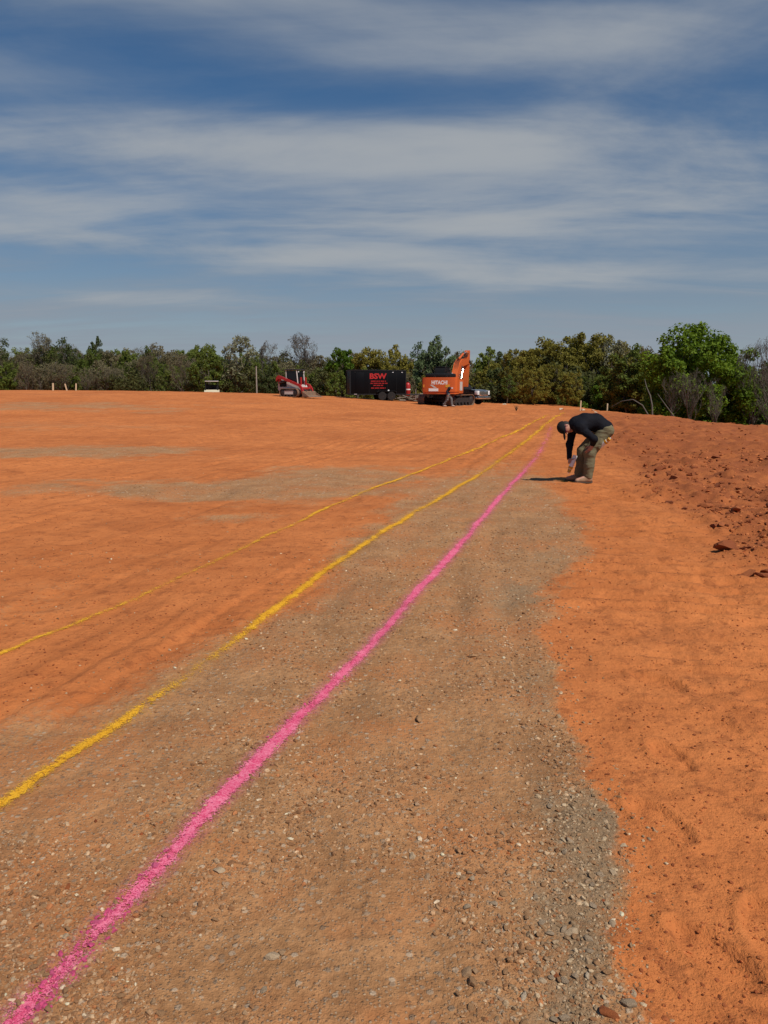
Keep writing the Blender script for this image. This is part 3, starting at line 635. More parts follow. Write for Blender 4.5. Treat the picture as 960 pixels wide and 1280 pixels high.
class SDF:
    def __init__(s, lo, hi, h):
        s.h = h; s.lo = np.array(lo, float); s.n = np.ceil((np.array(hi) - s.lo) / h).astype(int) + 1
        s.F = np.full(tuple(s.n), 1.0, np.float32)
    def _blk(s, mn, mx, m=.07):
        a = np.clip(np.floor((np.array(mn) - m - s.lo) / s.h).astype(int), 0, s.n); b_ = np.clip(np.ceil((np.array(mx) + m - s.lo) / s.h).astype(int) + 1, 0, s.n)
        sl = tuple(slice(p, q) for p, q in zip(a, b_))
        g = [s.lo[i] + s.h * np.arange(a[i], b_[i], dtype=np.float32) for i in range(3)]
        return sl, g[0][:, None, None], g[1][None, :, None], g[2][None, None, :]
    def _union(s, sl, d, kk):
        f = s.F[sl]; hh = np.clip(.5 + .5 * (d - f) / kk, 0, 1).astype(np.float32)
        s.F[sl] = d + (f - d) * (1 - hh) - kk * hh * (1 - hh) if False else np.minimum(f, d) - kk * np.maximum(1 - np.abs(f - d) / kk, 0) ** 2 * .25
    def cap(s, a, b, r1, r2=None, k=.03):
        r2 = r1 if r2 is None else r2; a = np.array(a, float); b = np.array(b, float); r = max(r1, r2)
        sl, X, Y, Z = s._blk(np.minimum(a, b) - r, np.maximum(a, b) + r)
        e = b - a; L = max(e @ e, 1e-9)
        t_ = np.clip(((X - a[0]) * e[0] + (Y - a[1]) * e[1] + (Z - a[2]) * e[2]) / L, 0, 1)
        d = np.sqrt((X - a[0] - t_ * e[0]) ** 2 + (Y - a[1] - t_ * e[1]) ** 2 + (Z - a[2] - t_ * e[2]) ** 2) - (r1 + (r2 - r1) * t_)
        s._union(sl, d.astype(np.float32), k); return s
    def ell(s, c, ax, k=.02):
        """ellipsoid: rows of ax are half-axis vectors"""
        c = np.array(c, float); A = np.array(ax, float); L = np.linalg.norm(A, axis=1); ext = np.sqrt((A ** 2).sum(0))
        sl, X, Y, Z = s._blk(c - ext, c + ext)
        q = sum((((X - c[0]) * a[0] + (Y - c[1]) * a[1] + (Z - c[2]) * a[2]) / (l * l)) ** 2 for a, l in zip(A, L))
        d = (np.sqrt(q) - 1) * L.min(); s._union(sl, d.astype(np.float32), k); return s
    def cut(s, p, nrm):
        g = [s.lo[i] + s.h * np.arange(s.n[i], dtype=np.float32) for i in range(3)]
        d = (g[0][:, None, None] - p[0]) * nrm[0] + (g[1][None, :, None] - p[1]) * nrm[1] + (g[2][None, None, :] - p[2]) * nrm[2]
        s.F = np.maximum(s.F, -d.astype(np.float32)); return s
    def folds(s, amp, fx, fz, seed=0, zlo=-9, zhi=9):
        g = [s.lo[i] + s.h * np.arange(s.n[i]) for i in range(3)]
        X, Z = np.meshgrid(g[0], g[2], indexing='ij'); n_ = fbm(X * fx + seed, Z * fz, 3, 500 + seed) * sst(Z, zlo, zlo + .06) * sst(Z, zhi, zhi - .06)
        Y = np.sin(g[1] * 31 + seed)
        s.F = s.F + (amp * n_[:, None, :] * (.75 + .25 * Y[None, :, None])).astype(np.float32); return s
    def mesh(s, name, m, parent=None):
        V, Q = surface_nets(s.F, s.lo, s.h)
        for _ in range(2):                                     # relax the grid's steps
            acc = np.zeros_like(V); cnt = np.zeros(len(V))
            for a_, b_ in ((0, 1), (1, 2), (2, 3), (3, 0)):
                np.add.at(acc, Q[:, a_], V[Q[:, b_]]); np.add.at(cnt, Q[:, a_], 1); np.add.at(acc, Q[:, b_], V[Q[:, a_]]); np.add.at(cnt, Q[:, b_], 1)
            V = V * .5 + .5 * acc / np.maximum(cnt, 1)[:, None]
        return obj(name, mesh_np(name, V, Q, True), parent, m)
v3 = lambda *a: np.array(a, float)
M_skin = mat('skin', (.42, .20, .13), .55, var=.12, scale=18)
M_black = mat('black_fleece', (.0065, .0065, .010), .8, var=.3, scale=14, bump=.006, bscale=45, spec=.15)
M_olive = mat('olive_canvas', (.150, .128, .072), .9, var=.08, scale=9, dirt=(.20, .12, .065), dirt_amt=.08, bump=.003, bscale=70, spec=.2)
M_boot = mat('tan_boot', (.30, .185, .11), .85, var=.25, scale=15, spec=.2)
M_sole = mat('boot_sole', (.07, .045, .03), .9)
M_cap = mat('black_cap', (.010, .010, .011), .85, spec=.25)
M_lens = mat('sunglass_lens', (.20, .03, .10), .12, spec=.8)
M_hair = mat('dark_hair', (.02, .013, .009), .8)
M_white = mat('white_can', (.74, .74, .72), .4, var=.05)
M_yplast = mat('yellow_cap', (.62, .30, .02), .5, var=.1)
def person(name, label, loc, rz, P, mats, h, fold=.012):
    lo = [min(p[i] for p in P['ext']) for i in range(3)]; hi = [max(p[i] for p in P['ext']) for i in range(3)]
    B = SDF(lo, hi, h)
    # body: pelvis, belly, chest, neck, head, arms, legs, in one skin
    def torso(D, r, kk=.05):
        D.cap(P['hipL'], P['hipR'], .105 + r, k=kk)
        D.cap(P['pelvis'], P['waist'], .118 + r, .112 + r, kk); D.cap(P['waist'], P['chest'], .115 + r, .128 + r, kk); D.cap(P['chest'], P['upper'], .128 + r, .10 + r, kk)
        for sd in 'LR':
            D.cap(P['upper'], P['sh' + sd], .085 + r, .062 + r, kk); D.cap(P['chest'], P['sh' + sd], .10 + r, .06 + r, kk)
    def arm(D, sd, r, end=1.0, kk=.03):
        s_, e_, w_ = P['sh' + sd], P['el' + sd], P['wr' + sd]
        D.cap(s_, e_, .052 + r, .041 + r, kk); D.cap(e_, e_ + (w_ - e_) * end, .041 + r, .029 + r * .7, kk)
    def leg(D, sd, r, kk=.04):
        D.cap(P['hip' + sd], P['kn' + sd], .088 + r, .058 + r, kk); D.cap(P['kn' + sd] , P['an' + sd], .057 + r, .040 + r, kk)
    torso(B, 0)
    for sd in 'LR':
        arm(B, sd, 0); leg(B, sd, 0); B.cap(P['an' + sd], P['toe' + sd], .04, .03)
    u, f, sdv = P['u'], P['f'], P['s']; H = P['head']
    B.cap(P['upper'], H - u * .05, .062, .055, .03)
    B.ell(H + u * .015 - f * .01, [u * .105, f * .098, sdv * .078]); B.cap(H + f * .03 - u * .02, H + f * .055 - u * .095, .062, .036, .03)
    B.cap(H + f * .085 + u * .012, H + f * .112 - u * .022, .009, .014, .012)                      # nose
    B.cap(H + f * .084 - u * .058 + sdv * .02, H + f * .084 - u * .058 - sdv * .02, .010, .010, .01)  # lips
    for q in (-1, 1): B.ell(H + sdv * q * .080 - f * .012 - u * .012, [u * .032, f * .018, sdv * .010], .006)
    for sd in 'LR':                                            # hands: palm, four fingers, thumb
        wr = P['wr' + sd]; hd = P['hand' + sd]
        B.cap(wr, hd['palm0'], .027, .022, .02); B.cap(hd['palm0'], hd['palm1'], .022, .020, .015); B.cap(hd['palm0b'], hd['palm1b'], .020, .018, .015)
        for fi in hd['fingers']:
            for a_, b_ in zip(fi[:-1], fi[1:]): B.cap(a_, b_, .0095, .0085, .004)
    body = B.mesh('person', mats['skin']); body.name = 'person'; body.location = loc; body.rotation_euler = (0, 0, rz)
    tag(body, label, 'person', P.get('group'))
    # top
    D = SDF(lo, hi, h * 1.2); torso(D, .026, .06); D.cut(P['hem_p'], P['hem_n'])
    for sd in 'LR': arm(D, sd, .020, .97, .035)
    D.cap(P['upper'], P['upper'] + (H - P['upper']) * .45, .092, .075, .03)
    if P.get('hood'):
        hb = P['upper'] + (H - P['upper']) * .25 - f * .055; D.cap(hb - sdv * .075, hb + sdv * .075, .048, .048, .02)
    D.folds(fold * 1.25, 8, 10, 3); D.mesh('hoodie' if P.get('hood') else 'jacket', mats['top'], body)
    # trousers
    D = SDF(lo, hi, h * 1.2); D.cap(P['hipL'], P['hipR'], .128, k=.05); D.cap(P['pelvis'], P['waist'], .134, .124, .05); D.cut(P['hem_p'] + P['hem_n'] * .03, -P['hem_n'])
    for sd in 'LR':
        D.cap(P['hip' + sd], P['kn' + sd], .124, .100, .05); D.cap(P['kn' + sd], P['an' + sd] - v3(0, 0, .03), .098, .080, .04)
        if P.get('cargo'): m_ = P['hip' + sd] * .42 + P['kn' + sd] * .58 + v3(.02, -.085 if sd == 'L' else .085, 0); D.cap(m_ + v3(.03, 0, .06), m_ - v3(.01, 0, .07), .030, .034, .015)
    D.cut(v3(0, 0, P['cuff']), v3(0, 0, 1)); D.folds(fold * 1.5, 7, 14, 8, 0, 9); D.mesh('trousers', mats['leg'], body)
    for sd in 'LR':                                            # boots
        a_, t_ = P['an' + sd], P['toe' + sd]; heel = a_ + (a_ - t_) * v3(.16, .16, 0) ; heel[2] = .05
        D = SDF(lo, hi, h * 1.1); D.cap(a_ + v3(0, 0, .07), v3(a_[0], a_[1], .06), .054, .056, .03); D.cap(heel, v3(t_[0], t_[1], .034), .046, .036, .03); D.cap(v3(a_[0], a_[1], .085), v3(t_[0], t_[1], .05) * .6 + .4 * v3(a_[0], a_[1], .05), .050, .036, .04)
        D.cut(v3(0, 0, .022), v3(0, 0, 1)); bt = D.mesh('boot', mats['boot'], body)
        d_ = (v3(t_[0], t_[1], 0) - v3(heel[0], heel[1], 0)); L_ = np.linalg.norm(d_); d_ /= L_; nrm = v3(-d_[1], d_[0], 0); m = MB(); ring = []
        for q in range(22):
            a0 = 2 * math.pi * q / 22; c_ = math.cos(a0); base = v3(heel[0], heel[1], 0) if c_ < 0 else v3(t_[0], t_[1], 0)
            ring.append(base + d_ * c_ * .050 + nrm * math.sin(a0) * .047)
        m.prism([(p[0], p[1]) for p in ring], 0.0, .026, 'z'); m.build('sole', M_sole, bt)
    # cap, hair, glasses
    D = SDF(H - .24, H + .24, h * .8); D.ell(H + u * .035 - f * .008, [u * .105, f * .112, sdv * .092], .02); D.cut(H + u * .018, u * .97 + f * .1)
    cp = D.mesh('cap', mats['cap'], body)
    D = SDF(H - .30, H + .30, h * .8); D.ell(H + u * .036 + f * .135, [f * .085, sdv * .074, u * .011 - f * .0], .01); D.mesh('brim', mats['cap'], cp)
    D = SDF(H - .24, H + .24, h * .8); D.ell(H - f * .03 - u * .005, [u * .09, f * .082, sdv * .083], .01); D.cut(H - f * .03 - u * .065, u); D.cut(H - f * .028, -f); D.mesh('hair', M_hair, body)
    if P.get('glasses'):
        m = MB()
        for q in (-1, 1):
            c_ = H + f * .088 + u * .008 + sdv * q * .034
            ring = [Vector(c_ + sdv * .027 * math.cos(a0) + u * .019 * math.sin(a0) - f * .012 * abs(q * math.cos(a0) * .5 + .5)) for a0 in np.linspace(0, 2 * math.pi, 12, endpoint=False)]
            bb = len(m.v); m.raw(ring + [p + Vector(f * .006) for p in ring], [tuple(range(12)), tuple(range(12, 24))] + [(i, (i + 1) % 12, 12 + (i + 1) % 12, 12 + i) for i in range(12)])
            m.tube([c_ + sdv * q * .027, H + sdv * q * .088 + f * .03 + u * .008, H + sdv * q * .086 - f * .03 + u * .004], .0035, 5)
        m.build('sunglasses', M_lens, body)
    return body
def unit(v): v = np.array(v, float); return v / np.linalg.norm(v)
# the man who bends over the line with a spray can: faces -X, his left side to the camera
MAN = Vector((3.43, 13.06, 0)); MAN.z = gz1(3.43, 13.06) - .004
th = R(96); u_, f_ = v3(-math.sin(th), 0, math.cos(th)), v3(-math.cos(th), 0, -math.sin(th)); s_ = v3(0, -1, 0)
ca_, sa_ = math.cos(R(24)), math.sin(R(24)); f2, s2 = f_ * ca_ + s_ * sa_, s_ * ca_ - f_ * sa_
can_d = unit((-.075, -.01, -.20)); can_c = v3(-.222, -.005, .315); e1 = v3(-1, 0, 0); e1 = unit(e1 - can_d * (e1 @ can_d)); e2 = np.cross(can_d, e1); e2 = e2 if e2[1] > 0 else -e2
def around(t, a, r=.043): a = R(a); return can_c - can_d * t + (e1 * math.cos(a) + e2 * math.sin(a)) * r
handR = dict(palm0=around(.055, 12, .060), palm1=around(-.005, 14, .056), palm0b=around(.052, -18, .058), palm1b=around(0, -14, .056),
    fingers=[[around(o, 15, .052), around(o - .003, 62), around(o - .005, 112), around(o - .004, 150 - 8 * i)] for i, o in enumerate((.052, .032, .012, -.007))] + [[around(.04, -20, .056), around(.064, -48, .048), around(.084, -80, .044)]])
pl = v3(.045, -.205, .622)
hl = v3(-.35, .05, -.55); hl = unit(hl)
sl_ = unit((.80, 0, -.5)); up_ = v3(0, -1, 0)
handL = dict(palm0=pl + hl * .01 + sl_ * .012, palm1=pl + hl * .06 + sl_ * .016, palm0b=pl + hl * .01 - sl_ * .014, palm1b=pl + hl * .06 - sl_ * .018,
    fingers=[[pl + hl * .07 + sl_ * o, pl + hl * (.07 + .034 * L) + sl_ * o * 1.15 + up_ * .004, pl + hl * (.07 + .075 * L) + sl_ * o * 1.2 - up_ * .012] for o, L in ((.030, .82), (.010, 1.0), (-.010, 1.02), (-.030, .9))] + [[pl + hl * .02 - sl_ * .03, pl + hl * .045 - sl_ * .06, pl + hl * .075 - sl_ * .068]])
POSE = dict(ext=[v3(-.68, -.46, -.03), v3(.60, .42, 1.30)], pelvis=v3(.29, 0, .915), hipL=v3(.30, -.085, .875), hipR=v3(.295, .085, .875), waist=v3(.15, 0, 1.015), chest=v3(-.03, 0, 1.005), upper=v3(-.17, 0, .985),
    shL=v3(-.15, -.18, .925), shR=v3(-.185, .17, .915), elL=v3(.045, -.315, .755), wrL=v3(.05, -.215, .655), elR=v3(-.245, .125, .64), wrR=v3(-.268, .03, .395), handL=handL, handR=handR,
    knL=v3(.045, -.115, .515), anL=v3(.03, -.115, .10), toeL=v3(-.165, -.145, .045), knR=v3(-.015, .115, .515), anR=v3(-.065, .12, .10), toeR=v3(-.255, .15, .045),
    head=v3(-.365, -.01, .925), u=u_, f=f2, s=s2, hem_p=v3(.13, 0, .80), hem_n=unit((-.46, 0, .89)), cuff=.075, hood=True, cargo=True, glasses=True)
person('person', 'man in black hoodie and olive cargo trousers bending over to spray paint', MAN, 0, POSE, dict(skin=M_skin, top=M_black, leg=M_olive, boot=M_boot, cap=M_cap), .0058)
def spray_can(base, axis_, label, yellow_band):
    """can with its nozzle along axis_"""
    root = empty('spray_can', base); root.rotation_euler = Vector(axis_).to_track_quat('Z', 'Y').to_euler()
    tag(root, label, 'spray can')
    MB().lathe([(.028, -.128), (.033, -.124), (.033, .075), (.029, .090), (.022, .096)], (0, 0, 0), 'z', 20).build('body', M_white, root)
    MB().lathe([(.0335, .050), (.0335, .080), (.0255, .094)], (0, 0, 0), 'z', 20).build('colour_band', M_yplast, root)
    cp = MB().lathe([(.024, .094), (.026, .10), (.024, .138), (.018, .142)], (0, 0, 0), 'z', 16).build('cap', M_yplast, root)
    MB().box(-.008, .008, -.008, .008, .142, .156, .002).build('nozzle', M_white, cp)
    root.scale = (1.15, 1.15, 1.15)
    return root
spray_can(MAN + Vector(can_c), can_d, 'white spray can with yellow nozzle held upside down in the bending man hand', True)
spray_can(MAN + Vector((.235, -.185, .655)), unit((.50, -.55, .60)), 'white spray can with yellow top stuck in the cargo pocket of olive trousers', True)
# the walker by the excavator: faces +X
th = R(18); u_, f_ = v3(math.sin(th), 0, math.cos(th)), v3(math.cos(th), 0, -math.sin(th)); s_ = v3(0, 1, 0)
def plain_hand(w_, d_, sd):
    d_ = unit(d_); q = v3(1, 0, 0); q = unit(q - d_ * (q @ d_)); p0 = w_ + d_ * .03
    return dict(palm0=p0 + q * .015, palm1=p0 + d_ * .05 + q * .018, palm0b=p0 - q * .015, palm1b=p0 + d_ * .05 - q * .018,
        fingers=[[p0 + d_ * .06 + q * o, p0 + d_ * .10 + q * o, p0 + d_ * .125 + q * (o + .012)] for o in (.028, .01, -.008, -.026)] + [[p0 + d_ * .01 + q * .03, p0 + d_ * .04 + q * .055, p0 + d_ * .065 + q * .058]])
WP = dict(ext=[v3(-.62, -.42, -.03), v3(.62, .42, 1.85)], pelvis=v3(0, 0, .93), hipL=v3(0, .085, .90), hipR=v3(0, -.085, .90), waist=v3(.03, 0, 1.08), chest=v3(.08, 0, 1.25), upper=v3(.12, 0, 1.38),
    shL=v3(.11, .19, 1.37), shR=v3(.11, -.19, 1.37), elL=v3(.20, .24, 1.10), wrL=v3(.36, .18, .98), elR=v3(-.05, -.26, 1.12), wrR=v3(.02, -.27, .88), handL=plain_hand(v3(.36, .18, .98), (.8, -.1, -.5), 1), handR=plain_hand(v3(.02, -.27, .88), (.25, 0, -1), 1),
    knL=v3(.19, .09, .52), anL=v3(.24, .09, .12), toeL=v3(.46, .10, .05), knR=v3(-.08, -.10, .50), anR=v3(-.34, -.10, .14), toeR=v3(-.13, -.10, .05),
    head=v3(.20, 0, 1.585), u=u_, f=f_, s=s_, hem_p=v3(0, 0, .93), hem_n=v3(0, 0, 1.), cuff=.08)
M_navy = mat('navy_jacket', (.018, .022, .035), .85, spec=.2); M_grey = mat('grey_trousers', (.14, .135, .13), .9, spec=.2); M_wboot = mat('light_shoe', (.48, .44, .38), .8)
wx, wy = 4.85, 58.3
person('person', 'distant man in dark jacket and grey trousers walking behind the orange excavator', (wx, wy, gz1(wx, wy)), R(-25), WP, dict(skin=M_skin, top=M_navy, leg=M_grey, boot=M_wboot, cap=M_cap), .014)

# ------------------------------------------------------------------ machines
M_org = mat('orange_paint', (.56, .105, .018), .45, var=.12, scale=1.5, dirt=(.34, .13, .05), dirt_amt=.22, bump=.004, bscale=2)
M_red = mat('red_paint', (.38, .018, .016), .4, var=.12, scale=2, dirt=(.34, .12, .06), dirt_amt=.22)
M_lgrey = mat('light_grey_paint', (.52, .49, .45), .5, var=.1, scale=2, dirt=(.34, .16, .08), dirt_amt=.3)
M_steel = mat('dark_steel', (.035, .033, .032), .6, .3, dirt=(.20, .09, .045), dirt_amt=.3)
M_mudtrk = mat('muddy_track', (.19, .125, .085), .9, var=.35, scale=5, dirt=(.33, .14, .06), dirt_amt=.5, spec=.2)
M_rubber = mat('tyre_rubber', (.022, .020, .019), .85, dirt=(.16, .09, .055), dirt_amt=.3, spec=.25)
M_rim = mat('pale_rim', (.42, .38, .34), .5, .3, dirt=(.30, .16, .09), dirt_amt=.35)
M_blkp = mat('black_trailer_skin', (.004, .004, .005), .45, var=.2, scale=1.5, spec=.10)
M_trim = mat('trailer_trim', (.02, .02, .022), .5, .2, spec=.2)
M_glass = mat('dark_glass', (.008, .010, .012), .12, spec=.35, var=.1)
M_chrome = mat('bright_metal', (.70, .70, .70), .18, .9, var=.05)
M_lampw = mat('clear_lamp', (.75, .75, .74), .25, var=.05, spec=.8)
M_lampr = mat('red_lamp', (.45, .02, .02), .3, spec=.7)
M_yel = mat('amber_sticker', (.70, .32, .03), .5, var=.1)
M_wht = mat('white_print', (.80, .79, .76), .5, var=.06)
M_redp = mat('red_print', (.42, .013, .012), .5, var=.06)
M_cream = mat('cream_paint', (.66, .58, .40), .45, var=.1, dirt=(.4, .22, .12), dirt_amt=.2)
M_blkpl = mat('black_plastic', (.010, .010, .011), .65, spec=.2)
M_ply = mat('weathered_plank', (.30, .21, .135), .85, var=.35, scale=5)
M_rod = mat('cylinder_rod', (.62, .60, .56), .25, .8)
def root(name, loc, rz, label, cat, group=None): return tag(empty(name, loc, rz), label, cat, group)
def text(name, s, size, m, parent, loc, rot, depth=.006, bold=.012, sx=1.0, name_me='lettering'):
    cu = bpy.data.curves.new(name_me, 'FONT'); cu.body = s; cu.size = size; cu.extrude = depth; cu.offset = bold; cu.align_x = 'CENTER'; cu.align_y = 'CENTER'; cu.resolution_u = 3
    tmp = bpy.data.objects.new('lettering_source', cu); COL.objects.link(tmp)
    dg = bpy.context.evaluated_depsgraph_get(); me = bpy.data.meshes.new_from_object(tmp.evaluated_get(dg)); bpy.data.objects.remove(tmp)
    o = obj(name, me, parent, m); o.location = loc; o.rotation_euler = rot; o.scale = (sx, 1, 1); return o
def wheel(parent, c, r, wd, rim_r, side=-1, n=24, spokes=6):
    """tyre and rim about a Y axis"""
    h = wd / 2
    m = MB().lathe([(rim_r, -h), (r * .93, -h), (r, -h * .7), (r, h * .7), (r * .93, h), (rim_r, h)], (0, 0, 0), 'y', n)
    for i in range(n):                                      # tread lugs
        a = 2 * math.pi * i / n; m.box(-.03 * r / .35, .03 * r / .35, -h * .85, h * .85, r - .01, r + .012, M=Matrix.Rotation(a, 4, 'Y'))
    w_ = m.build('wheel', M_rubber, parent, 40); w_.location = c
    m = MB().lathe([(rim_r, side * h * .15), (rim_r, side * h * .95), (rim_r * .88, side * h * .95), (rim_r * .80, side * h * .5), (rim_r * .35, side * h * .45), (rim_r * .28, side * h * .9), (.001, side * h * .9)], (0, 0, 0), 'y', 20)
    for i in range(spokes): m.box(-.05 * r, .05 * r, min(side * h * .5, side * h * .8), max(side * h * .5, side * h * .8), rim_r * .3, rim_r * .86, M=Matrix.Rotation(2 * math.pi * i / spokes, 4, 'Y'))
    m.build('rim', M_rim, w_, 40); return w_
def track(parent, cx, L, H, wd, rise=0.0, pad=.16, frame_m=None, n_roll=5):
    """endless track about the X axis of travel Y: loop of pads, side frame, rollers, sprocket, idler"""
    r = H / 2; a = L / 2 - r
    tr = MB(); per = []
    N = int((4 * a + 2 * math.pi * r) / pad); tot_l = 4 * a + 2 * math.pi * r
    for i in range(N):
        s_ = tot_l * i / N
        if s_ < 2 * a: y, z, an = -a + s_, 0, 0
        elif s_ < 2 * a + math.pi * r: q = (s_ - 2 * a) / r; y, z, an = a + r * math.sin(q), r - r * math.cos(q), q
        elif s_ < 4 * a + math.pi * r: y, z, an = a - (s_ - 2 * a - math.pi * r), 2 * r, math.pi
        else: q = (s_ - 4 * a - math.pi * r) / r; y, z, an = -a - r * math.sin(q), r + r * math.cos(q), math.pi + q
        Mx = Matrix.Translation((cx, y, z)) @ Matrix.Rotation(an, 4, 'X')
        tr.box(-wd / 2, wd / 2, -pad * .47, pad * .47, .012, .055, M=Mx); tr.box(-wd / 2, wd / 2, -pad * .12, pad * .12, -.012 + .012, .012, M=Mx)
    belt = tr.build('track', M_mudtrk, parent, None)
    MB().prism([(-a, r * .62), (a, r * .62), (a * .9, r * 1.45), (-a * .9, r * 1.45)], cx - wd * .36, cx + wd * .36, 'x').build('track_frame', frame_m or M_steel, belt)
    for q, nm in ((-a, 'sprocket'), (a, 'idler')):
        m = MB().lathe([(r * .84, -wd * .30), (r * .84, wd * .30), (r * .62, wd * .40), (r * .30, wd * .44), (.01, wd * .44)], (cx, q, r), 'x', 18); m.lathe([(r * .62, -wd * .4), (r * .84, -wd * .30)], (cx, q, r), 'x', 18); m.build(nm, M_steel, belt, 40)
    m = MB()
    for i in range(n_roll): MB_c = -a * .75 + 1.5 * a * i / (n_roll - 1); m.lathe([(r * .28, -wd * .42), (r * .28, wd * .42)], (cx, MB_c, r * .38), 'x', 12)
    m.build('roller', M_steel, belt, 40)['kind'] = 'stuff'
    return belt

# --- orange crawler excavator, seen from behind
ex, ey = 4.92, 61.0
E = root('excavator', (ex, ey, gz1(ex, ey)), 0, 'orange crawler excavator seen from behind with its boom folded up to the right', 'excavator')
E.scale = (.95, .95, .95)
hz = empty('upper_body', (.12, 0, 0), R(-20)); hz.scale = (.91, 1, 1); hz.parent = E
# undercarriage
uc = MB().box(-.9, .9, -.7, .7, .45, .85, .05).lathe([(.62, .85), (.62, 1.02)], (0, 0, 0), 'z', 24).build('undercarriage', M_steel, E); uc.rotation_euler = (0, 0, R(-33))
for sx in (-1, 1):
    tb = track(E, sx * 1.28, 4.1, .92, .60, pad=.19); tb.rotation_euler = (0, 0, R(-33))
# counterweight: rounded rear, notched below
prof = [(-1.58, -1.9), (-1.58, -2.55), (-1.45, -2.78), (-1.1, -2.90), (1.1, -2.90), (1.45, -2.78), (1.58, -2.55), (1.58, -1.9)]
cw = MB().prism(prof, 1.16, 2.22, 'z').prism([(x * .97, y * .985) for x, y in prof], .98, 1.159, 'z').prism([(x * .975, y * .985) for x, y in prof], 2.221, 2.285, 'z').build('counterweight', M_org, hz, 25)
text('lettering', 'HITACHI', .40, M_wht, cw, (.08, -2.902, 1.865), (R(90), 0, 0), .004, .016, .92)
MB().box(-.88, -.02, -2.925, -2.902, 1.20, 1.42).build('white_plate', M_wht, cw)
MB().prism([(-.8, 1.70), (-.55, 1.70), (-.15, 1.46), (-.40, 1.46)], -2.91, -2.902, 'y').build('stripe', M_lgrey, cw)
for x0, x1 in ((-1.40, -1.12), (.62, 1.02)): MB().box(x0, x1, -2.915 if x0 > 0 else -2.83, -2.895 if x0 > 0 else -2.775, 1.50, 1.72).build('reflector', M_yel, cw)
MB().lathe([(.07, 0), (.07, .03)], (1.22, -2.90, 1.45), 'y', 14).build('tail_lamp', M_lampw, cw)
for x in (-.55, .55): MB().tube([(x, -2.55, 2.28), (x, -2.55, 2.40), (x + .14, -2.55, 2.40), (x + .14, -2.55, 2.28)], .022, 6).build('lifting_eye', M_steel, cw)
# house sides, hood, cab
MB().box(-1.56, -.45, -1.9, .55, 1.02, 2.18, .04).build('left_housing', M_org, hz); rs = MB().box(.52, 1.56, -1.9, -.5, 1.02, 2.12, .04).build('right_housing', M_org, hz)
MB().box(1.562, 1.575, -1.7, -.9, 1.25, 1.95).build('service_door', M_lgrey, rs)
MB().box(-.45, .52, -1.9, 1.3, 1.02, 1.75).build('deck', M_steel, hz)
MB().box(-1.35, .95, -2.55, -.75, 2.27, 2.60, .10).build('engine_hood', M_blkpl, hz)
ex_ = MB().tube([(.55, -1.3, 2.55), (.55, -1.3, 2.88), (.55, -1.42, 2.95)], .06, 10); ex_.build('exhaust_pipe', M_steel, hz, 40)
hr = MB()
for pts in ([(1.5, -1.8, 2.12), (1.5, -1.8, 2.52), (1.5, -.6, 2.52), (1.5, -.6, 2.12)], [(1.5, -1.2, 2.12), (1.5, -1.2, 2.52)]): hr.tube(pts, .022, 6)
hr.build('handrail', M_steel, hz)
cb = MB().prism([(.62, 1.02), (2.5, 1.02), (2.62, 1.5), (2.36, 3.08), (.75, 3.14), (.62, 2.86)], -1.50, -.50, 'x').build('cab', M_blkpl, hz)
MB().box(-1.36, -.64, .60, .617, 2.20, 2.88).build('window', M_glass, cb); MB().prism([(.8, 1.95), (2.42, 1.95), (2.28, 2.78), (.82, 2.82)], -.498, -.488, 'x').build('window', M_glass, cb); MB().box(-1.48, -.52, .7, 2.36, 3.145, 3.21, .03).build('roof', M_blkpl, cb)
# boom, stick, bucket: each a plated box section
def plated(prof, x, w_): return MB().prism(prof, x - w_ / 2, x + w_ / 2, 'x')
bx_ = .20
bo = plated([(.75, 1.45), (1.2, 1.40), (2.35, 2.78), (3.1, 3.28), (5.35, 3.55), (5.48, 3.84), (5.1, 4.00), (3.0, 3.90), (2.05, 3.52), (1.2, 2.5), (.7, 1.85)], bx_, .58).build('boom', M_org, hz)
plated([(2.4, 2.95), (2.75, 2.90), (2.9, 3.22), (2.6, 3.35)], bx_, .66).build('boom_boss', M_steel, bo)
MB().lathe([(.12, -.4), (.12, .4)], (bx_, 5.25, 3.74), 'x', 14).build('boom_pin', M_steel, bo)
MB().box(-.04, .04, 1.2, 1.3, 2.75, 3.15).build('work_lamp', M_lampw, bo).location = (bx_ - .22, 0, -.45)
for sx in (-.40, .40):
    cy = MB().tube([(bx_ + sx, 1.45, 1.30), (bx_ + sx, 2.15, 2.20)], .10, 10).build('boom_cylinder', M_org, hz, 40); MB().tube([(bx_ + sx, 2.15, 2.20), (bx_ + sx, 2.65, 3.05)], .05, 8).build('rod', M_rod, cy, 40)
cy = MB().tube([(bx_, 2.6, 3.86), (bx_, 4.05, 4.36)], .10, 10).build('stick_cylinder', M_org, hz, 40); MB().tube([(bx_, 4.05, 4.36), (bx_, 5.5, 4.60)], .05, 8).build('rod', M_rod, cy, 40)
stk = plated([(5.22, 4.72), (4.98, 4.72), (4.60, 3.95), (4.30, 1.55), (4.48, 1.35), (4.76, 1.42), (5.24, 3.75)], bx_, .46).build('stick', M_org, hz); stk.location.y = .5
cy = MB().tube([(bx_, 5.22, 4.05), (bx_, 5.06, 2.8)], .085, 10).build('bucket_cylinder', M_org, stk, 40); MB().tube([(bx_, 5.06, 2.8), (bx_, 4.9, 1.8)], .045, 8).build('rod', M_rod, cy, 40)
MB().prism([(4.88, 1.85), (5.0, 1.75), (4.78, 1.15), (4.62, 1.25)], bx_ - .2, bx_ + .2, 'x').build('bucket_link', M_steel, stk)
